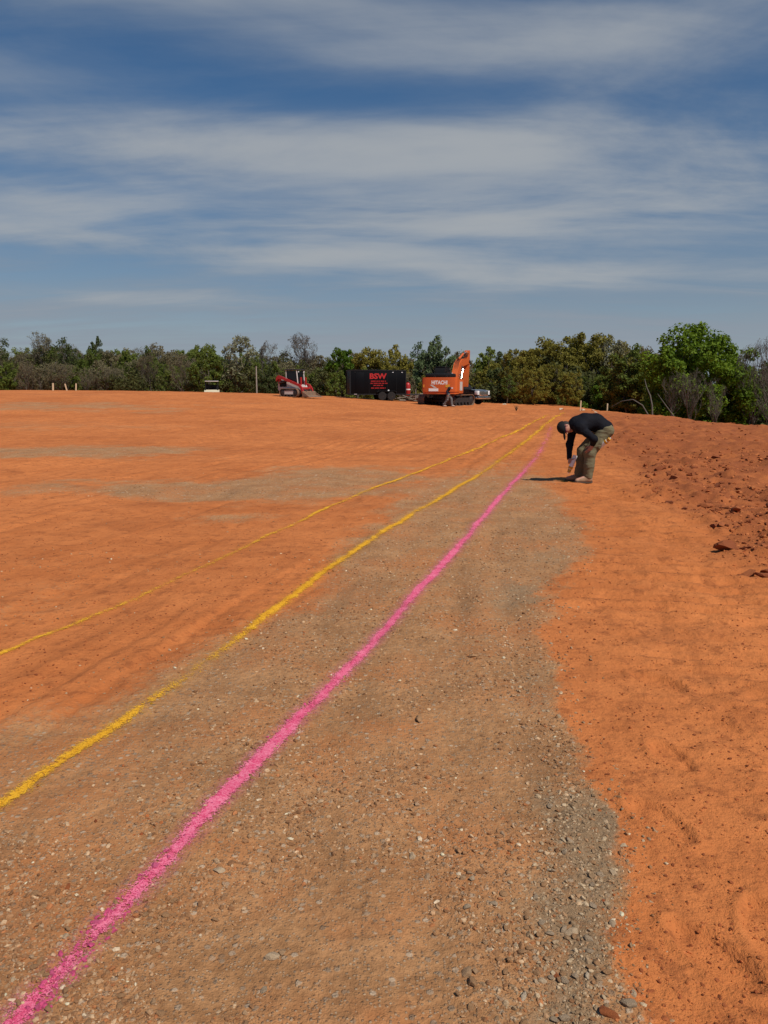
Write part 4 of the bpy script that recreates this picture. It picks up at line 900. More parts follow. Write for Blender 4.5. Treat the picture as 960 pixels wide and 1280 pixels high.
for q, dxx in enumerate((-.16, -.05, .06, .17)): MB().tube([(bx_ + dxx, 1.0, 2.15), (bx_ + dxx, 2.1, 3.60), (bx_ + dxx, 3.0, 3.95 + .02 * q), (bx_ + dxx, 5.0, 4.08 + .03 * q), (bx_ + dxx, 5.35, 4.5)], .028, 5).build('hose', M_blkpl, bo, 40)
bk = MB().prism([(4.3, 1.55), (4.75, 1.45), (4.95, .9), (4.65, .35), (4.0, .15), (3.55, .35), (3.75, .45), (4.3, .5), (4.55, .95), (4.25, 1.3)], bx_ - .62, bx_ + .62, 'x').build('bucket', M_steel, hz); bk.location.y = .5
for i in range(5): MB().prism([(3.58, .42), (3.62, .30), (3.28, .40)], bx_ - .56 + .26 * i, bx_ - .46 + .26 * i, 'x').build('tooth', M_rod, bk)

# --- black enclosed trailer
tx, ty = -.72, 68.0
T = root('enclosed_trailer', (tx, ty, gz1(tx, ty) - .02), R(11), 'black enclosed box trailer with red lettering and two axles', 'trailer')
bx2 = MB().box(-2.42, 2.42, -1.1, 1.1, .52, 2.52, .03).build('box_body', M_blkp, T)
for z0, z1, nm in ((2.50, 2.575, 'roof_rail'), (.46, .54, 'lower_rail')): MB().box(-2.45, 2.45, -1.125, 1.125, z0, z1, .015).build(nm, M_trim, T)
for x in (-2.43, 2.43):
    for y in (-1.11, 1.11): MB().box(x - .04, x + .04, y - .035, y + .035, .54, 2.5).build('corner_post', M_trim, T)
MB().box(-1.95, -1.20, -1.118, -1.101, .62, 2.35, .006).build('side_door', M_blkp, bx2)
for i in range(6): MB().box(-2.38 + .8 * i, -2.365 + .8 * i, -1.108, -1.101, .56, 2.49).build('panel_seam', M_trim, bx2)
sg = text('lettering', 'BSW', .62, M_redp, bx2, (-.02, -1.104, 2.02), (R(90), 0, 0), .003, .022, 1.15)
random.seed(5)
for row, (z, a0, a1) in enumerate(((1.62, -.62, .66), (1.44, -.66, .78), (1.26, -.40, .42), (1.04, -.60, .66))):
    x = a0; m = MB()
    while x < a1:                                           # print too small to read from here: letter-sized strokes in words
        for _ in range(random.randint(4, 8)):
            if x > a1: break
            m.box(x, x + .035, -1.108, -1.1015, z - .045, z + .045); x += .052
        x += .06
    o = m.build('small_print', M_redp, bx2); o['kind'] = 'stuff'
MB().lathe([(.07, -.02), (.07, 0)], (1.92 - 1.0, -1.101, .83), 'y', 14).build('fuel_cap', M_wht, bx2)
for x in (-2.0, 1.3, 2.1): MB().box(x - .05, x + .05, -1.13, -1.101, 2.34, 2.40).build('marker_lamp', M_lampw if x > 0 else M_trim, bx2)
MB().box(-2.1, -1.85, -1.16, -1.101, .48, .55).build('door_step', M_chrome, bx2)
fe = MB()
MB().prism([(-.12, .70), (.0, .80), (1.5, .80), (1.62, .70), (1.58, .68), (1.48, .765), (.02, .765), (-.08, .68)], -1.28, -1.102, 'y').build('fender', M_trim, T)
for x in (.35, 1.15): wheel(T, (x, -1.16, .355), .355, .24, .245); wheel(T, (x, 1.14, .355), .355, .24, .215, 1)
tg = MB(); tg.tube([(2.35, -.9, .47), (3.75, 0, .47)], .055, 6); tg.tube([(2.35, .9, .47), (3.75, 0, .47)], .055, 6); tg.tube([(3.7, 0, .47), (4.0, 0, .50)], .06, 8); tg.build('tongue', M_steel, T, 40)
MB().tube([(3.6, 0, 0.02), (3.6, 0, .95)], .045, 8).tube([(3.6, 0, .95), (3.6, -.2, .98)], .02, 6).build('jack', M_chrome, T, 40)
gc = tx + math.cos(R(11)) * 2.85; gyy = ty + math.sin(R(11)) * 2.85 - .35
gcz = gz1(gc, gyy)
rc = root('red_canister', (gc, gyy, gcz + .50), .2, 'red upright canister standing on the trailer tongue at its right end', 'canister')
MB().lathe([(.20, 0), (.235, .05), (.235, .98), (.18, 1.10), (.08, 1.16), (.08, 1.22)], (0, 0, 0), 'z', 18).build('tank', M_red, rc, 40)
MB().lathe([(.10, 1.22), (.12, 1.24), (.12, 1.34), (.06, 1.36)], (0, 0, 0), 'z', 12).build('valve', M_steel, rc, 40); MB().lathe([(.24, .52), (.24, .62)], (0, 0, 0), 'z', 18).build('band', M_wht, rc, 40)

# --- red and grey compact track loader, nose to the right and towards us
lx, ly = -6.85, 60.0
Lr = root('track_loader', (lx, ly, gz1(lx, ly)), R(-118), 'red and grey compact track loader with its bucket down to the right', 'track loader')
Lr.scale = (.92, .80, .96)   # a compact machine
# local: forward +Y, right +X
MB().prism([(-1.55, .55), (-1.55, 1.25), (-1.35, 1.48), (-.5, 1.48), (-.25, 1.1), (.9, .95), (1.15, .55), (1.0, .35), (-1.2, .35)], -.55, .55, 'x').build('chassis', M_lgrey, Lr)
MB().box(-.50, .50, -1.62, -1.552, .70, 1.36, .02).build('rear_door', M_blkpl, Lr)
MB().box(.552, .57, -1.35, -.55, .80, 1.30).build('engine_grille', M_blkpl, Lr); MB().box(-.57, -.552, -1.35, -.55, .80, 1.30).build('engine_grille', M_blkpl, Lr)
for sx in (-1, 1): track(Lr, sx * .80, 2.15, .68, .40, pad=.11, frame_m=M_lgrey, n_roll=4)
for x in (-.50, .50):
    MB().tube([(x, .72, 1.0), (x, .58, 2.10)], .055, 6).build('cab_post', M_lgrey, Lr); MB().tube([(x, -.62, 1.35), (x, -.62, 2.10)], .045, 6).build('cab_post', M_lgrey, Lr)
MB().box(-.58, .58, -.78, .72, 2.10, 2.19, .03).build('cab_roof', M_steel, Lr)
for x in (-.51, .51): MB().prism([(-.55, 1.45), (.60, 1.10), (.52, 2.05), (-.55, 2.05)], x - .008, x + .008, 'x').build('side_window', M_glass, Lr)
MB().box(-.45, .45, .60, .615, 1.05, 2.05).build('front_window', M_glass, Lr)
MB().box(-.30, .30, -.45, .05, 1.0, 1.20, .04).box(-.30, .30, -.50, -.38, 1.2, 1.75, .04).build('seat', M_blkpl, Lr)
for sx in (-1, 1):
    ar = MB().prism([(-1.60, 1.22), (-1.60, 1.52), (-1.35, 1.70), (-.95, 1.62), (1.15, .98), (1.42, .70), (1.56, .25), (1.40, .22), (1.24, .62), (.98, .84), (-1.0, 1.42), (-1.35, 1.42)], sx * .72 - .075, sx * .72 + .075, 'x').build('lift_arm', M_red, Lr)
    cy = MB().tube([(sx * .72, -1.30, 1.10), (sx * .72, -.35, 1.25)], .055, 8).build('lift_cylinder', M_steel, Lr, 40); MB().tube([(sx * .72, -.35, 1.25), (sx * .72, .35, 1.22)], .03, 8).build('rod', M_rod, cy, 40)
    MB().box(sx * .60 - .06, sx * .60 + .06, -1.45, -1.15, 1.05, 1.68).build('rear_tower', M_red, Lr)
    MB().tube([(sx * .42, 1.1, .75), (sx * .42, 1.62, .45)], .045, 8).build('tilt_cylinder', M_steel, Lr, 40)
    MB().box(sx * .34 - .06, sx * .34 + .06, .9, 1.02, .95, 1.55).build('front_guard', M_red, Lr)
    MB().lathe([(.05, 0), (.05, .03)], (sx * .40, .73, 1.98), 'y', 10).build('head_lamp', M_lampw, Lr)
MB().box(-.72, .72, 1.16, 1.30, .60, .78, .02).build('cross_tube', M_red, Lr)
MB().prism([(1.52, .08), (1.50, .40), (1.56, .46), (1.62, .42), (1.66, .16), (2.35, .03), (2.35, -.01), (1.60, .02)], -.95, .95, 'x').build('bucket', M_mudtrk, Lr)
for sx in (-.95, .95): MB().prism([(1.56, .06), (1.56, .42), (1.9, .26), (2.3, .04)], sx - .015, sx + .015, 'x').build('bucket_side', M_mudtrk, Lr)
MB().box(-.97, .97, 2.26, 2.42, -.005, .03).build('cutting_edge', M_rod, Lr)

# --- cream utility cart, half hidden by the brow of the site
ux, uy = -17.35, 78.5
U = root('utility_cart', (ux, uy, 1.66 - 1.25 + .0), R(10), 'cream utility cart with black roof, half hidden behind the brow', 'utility cart')
uz = gz1(ux, uy); U.location.z = uz
UB = (1.65 + (483 - 489.5) / 960 * uy) - uz                                   # height of the bonnet line above its ground
MB().prism([(-1.3, .35), (-1.3, .85), (-.6, 1.0), (.6, 1.0), (1.3, .95), (1.35, .35)], -.72, .72, 'x').build('body', M_cream, U).scale = (1, 1, 1.22)
MB().box(-.66, .66, -.85, .75, 2.02, 2.10, .03).build('roof', M_lgrey, U)
for x in (-.6, .6):
    for y0, y1 in ((-.8, -.7), (.85, .6)): MB().tube([(x, y0, 1.1), (x, y1, 2.04)], .04, 6).build('post', M_blkpl, U, 40)
MB().box(-.6, .6, .05, .45, 1.05, 1.25, .05).box(-.6, .6, .42, .55, 1.2, 1.70, .05).build('seat', M_blkpl, U)
MB().tube([(-.3, -.35, 1.25), (-.3, -.15, 1.5)], .02, 6).lathe([(.17, -.015), (.19, 0), (.17, .015)], (-.3, -.15, 1.5), 'y', 14).build('steering_wheel', M_blkpl, U)
for x in (-.62, .62):
    for y in (-.95, .95): w_ = wheel(U, (x, y, .31), .31, .22, .16, -1, 16, 5); w_.rotation_euler = (0, 0, R(90))
for x in (-.45, .45): MB().lathe([(.08, -.02), (.08, 0)], (x, -1.302, .86), 'y', 12).build('head_lamp', M_lampw, U)

# --- dark pickup parked behind the excavator
px_, py_ = 6.15, 66.5
Pk = root('pickup_truck', (px_, py_, gz1(px_, py_)), R(-38), 'black pickup truck with a white front, parked behind the orange excavator', 'pickup truck')
M_truck = mat('black_truck_paint', (.010, .011, .014), .18, var=.1, coat=.6)
pr = [(-2.75, .62), (-2.75, 1.18), (-1.0, 1.20), (.85, 1.22), (1.15, 1.30), (2.45, 1.20), (2.70, 1.05), (2.72, .55), (2.3, .45)] + [(1.70 + .50 * math.cos(a), .42 + .50 * math.sin(a)) for a in np.linspace(.15, math.pi - .15, 9)] + [(1.1, .42), (-1.1, .42)] + [(-1.65 + .50 * math.cos(a), .42 + .50 * math.sin(a)) for a in np.linspace(.15, math.pi - .15, 9)] + [(-2.3, .48)]
MB().prism(pr, -.97, .97, 'y').build('body', M_truck, Pk)
cbp = MB().prism([(-1.0, 1.2), (-.82, 1.85), (-.6, 1.93), (.35, 1.92), (.6, 1.84), (1.18, 1.28)], -.86, .86, 'y').build('cabin', M_truck, Pk)
for y in (-.862, .862): MB().prism([(-.80, 1.28), (-.68, 1.80), (-.12, 1.84), (-.12, 1.28)], y - .006, y + .006, 'y').build('side_window', M_glass, cbp); MB().prism([(-.04, 1.28), (-.04, 1.84), (.40, 1.83), (.92, 1.30)], y - .006, y + .006, 'y').build('side_window', M_glass, cbp)
MB().raw([(.65, -.78, 1.84), (.65, .78, 1.84), (1.20, .80, 1.32), (1.20, -.80, 1.32), (.64, -.78, 1.82), (.64, .78, 1.82), (1.18, .80, 1.30), (1.18, -.80, 1.30)], [(0, 1, 2, 3), (4, 7, 6, 5), (0, 4, 5, 1), (1, 5, 6, 2), (2, 6, 7, 3), (3, 7, 4, 0)]).build('windscreen', M_glass, cbp)
gl = MB().box(2.705, 2.77, -.70, .70, .72, 1.12, .02).build('grille', M_chrome, Pk)
for y in (-.84, .84): MB().box(2.45, 2.76, y - .145, y + .145, .80, 1.14, .03).build('head_lamp', M_lampw, Pk)
MB().box(2.55, 2.86, -.98, .98, .46, .68, .04).build('bumper', M_chrome, Pk)
for y in (-1.0, 1.0): MB().box(1.05, 1.25, y - .14 if y < 0 else y - .02, y + .02 if y < 0 else y + .14, 1.28, 1.46, .03).build('mirror', M_blkpl, Pk)
for x in (1.70, -1.65):
    for y in (-.86, .86): wheel(Pk, (x, y, .41), .41, .26, .26, -1 if y < 0 else 1)
for x in (-.05, .98): MB().box(x - .10, x + .10, -.985, -.965, 1.05, 1.10).build('door_handle', M_chrome, Pk)

# --- stakes, pole, weeds, brush pile
M_stake = mat('fresh_lath', (.52, .38, .24), .8, var=.2, scale=12, spec=.2)
def stake(x, y, h, lean, ry, label, wd=.045):
    z = gz1(x, y); m = MB().prism([(-wd, -.15), (wd, -.15), (wd, h - .04), (0, h), (-wd, h - .04)], -.012, .012, 'y')
    o = m.build('wooden_stake', M_stake); o.location = (x, y, z); o.rotation_euler = (R(lean), R(ry), R(20)); tag(o, label, 'stake', None)
stake(12.55, 49.5, .66, 2, 1, 'taller pale wooden stake behind the bending man on the clay')
stake(16.0, 55.5, .72, -2, 2, 'right wooden stake standing before the dark trees', .05)
stake(-28.6, 67.2, .66, 0, 3, 'leftmost of three wooden stakes on the far left brow', .07)
stake(-27.4, 67.2, .62, 3, -12, 'leaning middle stake of three on the far left brow', .06)
stake(-26.7, 67.4, .64, -2, 4, 'rightmost of three wooden stakes on the far left brow', .055)
pz = gz1(-14.4, 88.0); po = MB().tube([(0, 0, -.3), (0, 0, 3.9 - pz)], [.085, .065], 8).build('wooden_post', mat('grey_post', (.30, .26, .215), .9), None, 40); po.location = (-14.4, 88, pz); tag(po, 'tall thin grey post standing before the trees left of the loader', 'post')
M_weed = mat('dry_weed', (.20, .15, .08), .9)
wd_ = MB(); random.seed(9)
for i in range(34):
    a, l = random.uniform(0, 6.28), random.uniform(.18, .48); q = random.uniform(.15, .8)
    wd_.tube([(0, 0, -.03), (math.cos(a) * l * q * .5, math.sin(a) * l * q * .5, l * .6), (math.cos(a) * l * q, math.sin(a) * l * q, l)], [.009, .007, .003], 3)
o = wd_.build('dry_weed', M_weed); o.location = (7.9, 46.2, gz1(7.9, 46.2)); tag(o, 'small dry weed tuft alone on the open clay right of the excavator', 'weed')
M_brush = mat('grey_brush', (.19, .15, .115), .9, var=.35)
bp_ = empty('brush_pile', (3.05, 70.2, gz1(3.05, 70.2))); tag(bp_, 'grey pile of branches and logs between the trailer and excavator', 'brush pile')
random.seed(12)
for i in range(26):
    a = random.uniform(-.5, .5) + random.choice((0, math.pi)); L_ = random.uniform(.8, 2.1); r_ = random.uniform(.02, .10)
    x, y, z = random.gauss(0, .65), random.gauss(0, .4), abs(random.gauss(.3, .28))
    dv = Vector((math.cos(a), math.sin(a) * .6, random.uniform(-.35, .45))); p0 = Vector((x, y, max(.05, z))) - dv * L_ / 2; p1 = p0 + dv * L_
    p0.z = max(p0.z, .03); p1.z = max(p1.z, .03)
    MB().tube([p0, (p0 + p1) / 2 + Vector((0, 0, random.uniform(-.06, .10))), p1], [r_, r_ * .85, r_ * .6], 6).build('branch', M_brush, bp_, 50)

# ------------------------------------------------------------------ trees
def leaf_mat(name, a, b_, trans=.38, rough=.65):
    m = bpy.data.materials.new(name); m.use_nodes = True; t = m.node_tree; k = NT(t); b = t.nodes['Principled BSDF']; out = t.nodes['Material Output']
    oc = k.n('ShaderNodeTexCoord').outputs['Object']; oi = k.n('ShaderNodeObjectInfo').outputs['Random']; lf = k.attr('leaf')
    f = k.add(k.mul(k.noise(oc, .55, 4, .6), .7), k.mul(lf, .45)); f = k.add(f, k.mul(k.sub(oi, .5), .35))
    c = k.mix(k.smooth(f, .28, .88), a, b_)
    t.links.new(c, b.inputs['Base Color']); b.inputs['Roughness'].default_value = rough; b.inputs['Specular IOR Level'].default_value = .2
    tl = k.n('ShaderNodeBsdfTranslucent'); t.links.new(c, tl.inputs[0]); ms = k.n('ShaderNodeMixShader'); ms.inputs[0].default_value = trans
    t.links.new(b.outputs[0], ms.inputs[1]); t.links.new(tl.outputs[0], ms.inputs[2]); t.links.new(ms.outputs[0], out.inputs[0]); return m
ML = dict(fresh=leaf_mat('fresh_leaves', (0.067, 0.128, 0.009), (0.162, 0.240, 0.015)), olive=leaf_mat('olive_leaves', (0.162, 0.145, 0.022), (0.305, 0.260, 0.044)), mid=leaf_mat('mid_green_leaves', (0.101, 0.135, 0.022), (0.188, 0.223, 0.039)),
    blue=leaf_mat('blue_green_leaves', (0.085, 0.128, 0.052), (0.156, 0.201, 0.085)), dark=leaf_mat('dark_leaves', (0.059, 0.078, 0.023), (0.103, 0.124, 0.036)), bud=leaf_mat('budding_twigs', (0.162, 0.140, 0.075), (0.260, 0.227, 0.117)), grey=leaf_mat('grey_twigs', (0.156, 0.130, 0.101), (0.246, 0.215, 0.175)), pale=leaf_mat('pale_budding_leaves', (0.182, 0.179, 0.091), (0.286, 0.273, 0.156)), brown=leaf_mat('brown_buds', (0.136, 0.114, 0.058), (0.221, 0.188, 0.097)))
M_bark = mat('bark', (.115, .095, .075), .9, var=.35, scale=5, spec=.15)
M_palebark = mat('pale_bark', (.12, .104, .085), .9, var=.3, scale=5, spec=.15)
def limbs(r, h, spread, levels, n1, trunk_r, first, up=.55, curve=.25, fork=(2, 4)):
    """list of (points, radii) and of twig ends"""
    segs, tips = [], []
    def grow(p, d, L, rad, lv):
        pts, rr = [p], [rad]; q = p.copy(); dd = d.copy(); n_ = 4 if lv < 2 else 3
        for i in range(n_):
            dd = unit(dd + r.normal(size=3) * curve * (.5 if lv == 0 else 1) + np.array((0, 0, .10 if lv else .05))); q = q + dd * L / n_; pts.append(q.copy()); rr.append(rad * (1 - .62 * (i + 1) / n_))
        segs.append((pts, rr, lv))
        if lv >= levels: tips.append(q); return
        nb = n1 if lv == 0 else r.integers(fork[0], fork[1] + 1)
        for j in range(nb):
            tt = first + (1 - first) * (j + r.uniform(.1, .9)) / nb if lv == 0 else r.uniform(.35, 1)
            i0 = min(int(tt * n_), n_ - 1); f0 = tt * n_ - i0; b0 = pts[i0] + (pts[i0 + 1] - pts[i0]) * f0
            a = r.uniform(0, 2 * math.pi); side = np.array((math.cos(a), math.sin(a), 0.0))
            nd = unit(side * spread * (1.0 if lv == 0 else .8) + dd * up + np.array((0, 0, .25)))
            grow(b0, nd, L * (r.uniform(.40, .62) if lv == 0 else r.uniform(.5, .75)), max(rr[i0] * .55, .006), lv + 1)
        if lv: tips.append(q)
    grow(np.zeros(3), np.array((r.normal() * .05, r.normal() * .05, 1.0)), h, trunk_r, 0); return segs, tips
def limb_mesh(segs, name, minr=.012, sides=(7, 5, 4, 3, 3, 3)):
    m = MB()
    for pts, rr, lv in segs: m.tube(pts, [max(x, minr) for x in rr], sides[min(lv, 5)], cap=False)
    me = bpy.data.meshes.new(name); me.from_pydata([tuple(p) for p in m.v], [], m.f); me.polygons.foreach_set('use_smooth', np.full(len(me.polygons), True)); me.update(); return me
def leaf_mesh(r, C, n_each, rad, size, flat=.8):
    """many small leaf faces in a cloud round every centre of C"""
    C = np.asarray(C); m = len(C) * n_each
    c = np.repeat(C, n_each, 0); rd = np.repeat(np.broadcast_to(np.asarray(rad, float), (len(C),)), n_each)
    d = r.normal(size=(m, 3)); d /= np.linalg.norm(d, axis=1)[:, None]
    p = c + d * (rd * r.uniform(.15, 1, m) ** .55)[:, None] * np.array((1, 1, flat))
    n_ = d * .6 + r.normal(size=(m, 3)) * .7 + np.array((0, 0, .5)); n_ /= np.linalg.norm(n_, axis=1)[:, None]
    a = np.cross(n_, r.normal(size=(m, 3))); a /= np.linalg.norm(a, axis=1)[:, None]; b_ = np.cross(n_, a)
    s = size * r.uniform(.55, 1.35, m)[:, None]
    V = np.stack([p - a * s, p + b_ * s * .55 + n_ * s * .15, p + a * s, p - b_ * s * .55 + n_ * s * .15], 1).reshape(-1, 3)
    me = mesh_np('crown', V, np.arange(m * 4).reshape(-1, 4), False)
    me.attributes.new('leaf', 'FLOAT', 'POINT').data.foreach_set('value', np.repeat(r.uniform(0, 1, m), 4).astype(np.float32)); return me
def crown_points(r, n, w_, z0, z1, top=.55, lump=.35):
    """clump centres through an uneven egg-shaped volume, most of them near its skin"""
    o = []
    lob = [(r.uniform(0, 6.28), r.uniform(-.5, .9), r.uniform(.6, 1.25)) for _ in range(9)]
    while len(o) < n:
        d = r.normal(size=3); d /= np.linalg.norm(d); k_ = 1.0
        for a, e, g_ in lob:
            ld_ = np.array((math.cos(a) * math.cos(e), math.sin(a) * math.cos(e), math.sin(e))); q = d @ ld_
            if q > .72: k_ = max(k_ * .6 + .4 * g_, g_ * (1 - lump) + lump * (q - .72) / .28 * g_)
        rr = r.uniform(.25, 1) ** .45 * k_
        zc = z0 + (z1 - z0) * (1 - top); p = np.array((d[0] * w_ / 2 * rr, d[1] * w_ / 2 * rr, zc + d[2] * rr * ((z1 - zc) if d[2] > 0 else (zc - z0)) * .93)); o.append(p)
    return np.array(o)
TP = {}
def proto(key, builder): TP[key] = builder
def envelope(pts, w_, h, lo, q0=.80):
    """bends limbs that would leave the crown's outline back into it"""
    zc, hz_ = h * (lo + 1) / 2, h * (1 - lo) / 2; o = []
    for p in pts:
        p = np.array(p); d = p - np.array((0, 0, zc)); q = math.sqrt((d[0] ** 2 + d[1] ** 2) / (w_ / 2) ** 2 + max(d[2], 0) ** 2 / hz_ ** 2)
        if q > q0: d = d * ((q0 + (1 - q0) * (1 - math.exp(-(q - q0) / (1 - q0)))) / q)
        o.append(np.array((0, 0, zc)) + d)
    return o
def leafy(seed, h, w_, nclump, nleaf, leaf, lump=.5, base=.18, crad=.75):
    r = np.random.default_rng(seed); segs, tips = limbs(r, h * .70, .8, 2, 9, h * .020, .25)
    segs = [(envelope(a, w_ * .85, h * .90, base, .7), rr, lv) for a, rr, lv in segs]
    C = crown_points(r, nclump, w_, h * base, h, .55, lump); return limb_mesh(segs, 'trunk', .03), leaf_mesh(r, C, nleaf, r.uniform(.6, 1.2, len(C)) * crad, leaf)
def bare(seed, h, w_, nleaf, leaf, levels=4, n1=11, crad=.35, fork=(3, 4), first=.32, minr=.016, spread=.7, lo=.25):
    r = np.random.default_rng(seed); segs, tips = limbs(r, h * .72, spread, levels, n1, h * .015, first, .75, .22, fork)
    zmax = np.percentile(np.array(tips)[:, 2], 90); f = h * .93 / zmax
    segs = [(envelope([p * f for p in a], w_, h, lo), rr, lv) for a, rr, lv in segs]; tips = np.array(envelope(np.array(tips) * f, w_, h, lo))
    return limb_mesh([s_ for s_ in segs if s_[2] < 2], 'trunk', .03), limb_mesh([s_ for s_ in segs if s_[2] >= 2], 'twigs', minr), (leaf_mesh(r, tips, nleaf, crad, leaf) if nleaf else None)
P_leafy = [leafy(1, 12, 8.0, 90, 105, .21), leafy(2, 12, 7.0, 85, 105, .21, .7), leafy(3, 12, 9.0, 100, 100, .22, .6), leafy(4, 12, 6.2, 80, 95, .20, .75)]
P_sparse = [leafy(11, 13, 7.0, 75, 42, .21, .8, .25, .85), leafy(12, 13, 6.0, 66, 44, .21, .9, .28, .85), leafy(13, 13, 8.0, 84, 40, .22, .8, .22, .9)]
P_bare = [bare(21, 13, 8.0, 3, .11), bare(22, 13, 7.0, 3, .11), bare(23, 13, 9.0, 4, .12), bare(24, 13, 6.6, 3, .11)]
P_twig = [bare(31, 11, 6.0, 0, .1, 4, 13, .3, (3, 4), .08, .011, .5, .1), bare(32, 11, 5.0, 0, .1, 4, 14, .3, (3, 4), .06, .011, .42, .1)]
P_big = leafy(41, 10.2, 9.4, 260, 170, .135, .35, .02, .80)
P_round = [leafy(61, 12, 10.5, 150, 120, .19, .45, .03, .85), leafy(62, 12, 9.5, 140, 120, .19, .55, .03, .85), leafy(63, 12, 11.5, 160, 115, .20, .5, .02, .9)]
P_bush = [leafy(51, 4, 5, 40, 90, .15, .5, .0, .62), leafy(52, 4, 6, 46, 90, .15, .6, .0, .62)]
def tree(name, x, y, top, base_h, parts_, leafm, label, group=None, wide=1.0, barkm=None, z=None, cat='tree'):
    """stands on the ground at (x, y); its top reaches the height top"""
    z = gz1(x, y) - .1 if z is None else z; s = (top - z) / base_h
    o = empty(name, (x, y, z), random.uniform(0, 6.28)); o.scale = (s * wide, s * wide, s); tag(o, label, cat, group)
    names = ('trunk', 'crown') if len(parts_) == 2 else ('trunk', 'branches', 'crown')
    for nm, me in zip(names, parts_):
        if me is None: continue
        c = bpy.data.objects.new(nm, me); COL.objects.link(c); c.parent = o
        if not me.materials: me.materials.append(M_bark)
        c.material_slots[0].link = 'OBJECT'; c.material_slots[0].material = (barkm or M_bark) if nm == 'trunk' else (barkm or M_bark) if nm == 'branches' else leafm
    return o
def at(px, py, d):
    """place at distance d whose picture position is (px, py): x and height"""
    return (px - 480) / 960 * d, CAM_H + (483 - py) / 960 * d
random.seed(77)
def put(kind, px, py, d, label, group=None, leaf='mid', wide=1.0, bark=None, i=None, name=None):
    x, top = at(px, py, d); i = random.randrange(9) if i is None else i
    src, bh, nm = {'leafy': (P_leafy, 12, 'leafy_tree'), 'sparse': (P_sparse, 13, 'budding_tree'), 'bare': (P_bare, 13, 'bare_tree'), 'round': (P_round, 12, 'leafy_tree'), 'twig': (P_twig, 11, 'bare_tree'), 'bush': (P_bush, 4, 'shrub')}[kind]
    return tree(name or nm, x, d, top, bh, src[i % len(src)], ML[leaf], label, group, wide, bark, cat='shrub' if kind == 'bush' else 'tree')
# trees one can tell apart, from left to right
put('sparse', 4, 411, 150, 'tall dark tree at the far left end of the tree line', leaf='dark', i=0, wide=.62)
put('bare', 55, 417, 152, 'broad budding tree rising second from the left in the far line', leaf='bud', i=2, wide=.8)
put('sparse', 90, 423, 150, 'dark spreading tree third from the left in the far line', leaf='dark', i=1, wide=.7)
put('leafy', 127, 420, 156, 'small round dark crown above the left tree line', leaf='dark', i=3, wide=.5)
put('leafy', 164, 432, 150, 'bright green narrow tree in the middle of the left tree line', leaf='mid', i=1, wide=.55)
put('leafy', 191, 434, 152, 'rounded green tree right of the narrow bright green one on the left', leaf='mid', i=2, wide=.6)
put('sparse', 268, 428, 135, 'green open tree just left of the large pale budding tree', leaf='mid', i=2, wide=.6)
put('sparse', 305, 418, 122, 'large pale budding tree with round crown left of the bare pair', leaf='pale', i=2, wide=.92, bark=M_palebark)
put('bare', 349, 423, 125, 'left of the two bare grey trees above the track loader', leaf='grey', i=0, wide=.85, bark=M_palebark)
put('bare', 379, 417, 126, 'right and taller of the two bare grey trees above the track loader', leaf='grey', i=3, wide=.95, bark=M_palebark)
put('leafy', 428, 428, 104, 'fresh green tree rising behind the left end of the trailer', leaf='fresh', i=1, wide=.72)
put('leafy', 462, 434, 100, 'olive green round tree behind the black trailer', leaf='olive', i=0, wide=.75)
put('leafy', 497, 432, 103, 'olive tree behind the right end of the trailer', leaf='olive', i=2, wide=.7)
put('leafy', 545, 421, 100, 'tall blue green tree behind the excavator hood', leaf='blue', i=2, wide=.75)
put('sparse', 525, 428, 104, 'loose blue green tree left of the tall one behind the excavator', leaf='blue', i=1, wide=.6)
put('leafy', 606, 432, 96, 'small round green tree right of the excavator boom', leaf='mid', i=3, wide=.75)
put('sparse', 637, 434, 94, 'thin bare topped tree between the boom and the olive wood', leaf='brown', i=0, wide=.55)
put('round', 688, 416, 82, 'broad olive tree forming the left hump of the right wood', leaf='olive', i=0, wide=1.0)
put('round', 738, 410, 78, 'tallest olive green tree in the right wood above the bending man', leaf='olive', i=1, wide=.85)
put('sparse', 768, 421, 76, 'pale budding tree right of the tallest olive tree', leaf='pale', i=2, wide=.75)
put('sparse', 797, 423, 70, 'brownish budding tree just left of the large bright green tree', leaf='bud', i=0, wide=.7)
x, top = at(868, 400, 53)
bt_ = tree('leafy_tree', x, 53, top, 10.2, P_big, ML['fresh'], 'large bright green round tree at the right, biggest crown of all')
put('twig', 838, 462, 47.5, 'grey leafless thicket tree before the left half of the large green tree', i=0, wide=.9)
put('twig', 862, 455, 47, 'grey leafless thicket tree before the middle of the large green tree', i=1, wide=1.0)
put('twig', 890, 470, 45, 'grey leafless thicket tree before the right half of the large green tree', i=0, wide=.8)
put('twig', 945, 416, 50, 'tall grey bare tree right of the large green tree', i=1, wide=.9)
put('twig', 966, 412, 48, 'bare grey tree at the right picture edge', i=0, wide=.9)
put('bush', 757, 482, 66, 'bright green shrub behind the wooden stakes at the right wood', leaf='fresh', i=0, wide=1.25)
put('bush', 715, 488, 70, 'dull green shrub left of the bright green shrub by the stakes', leaf='mid', i=1, wide=1.0)
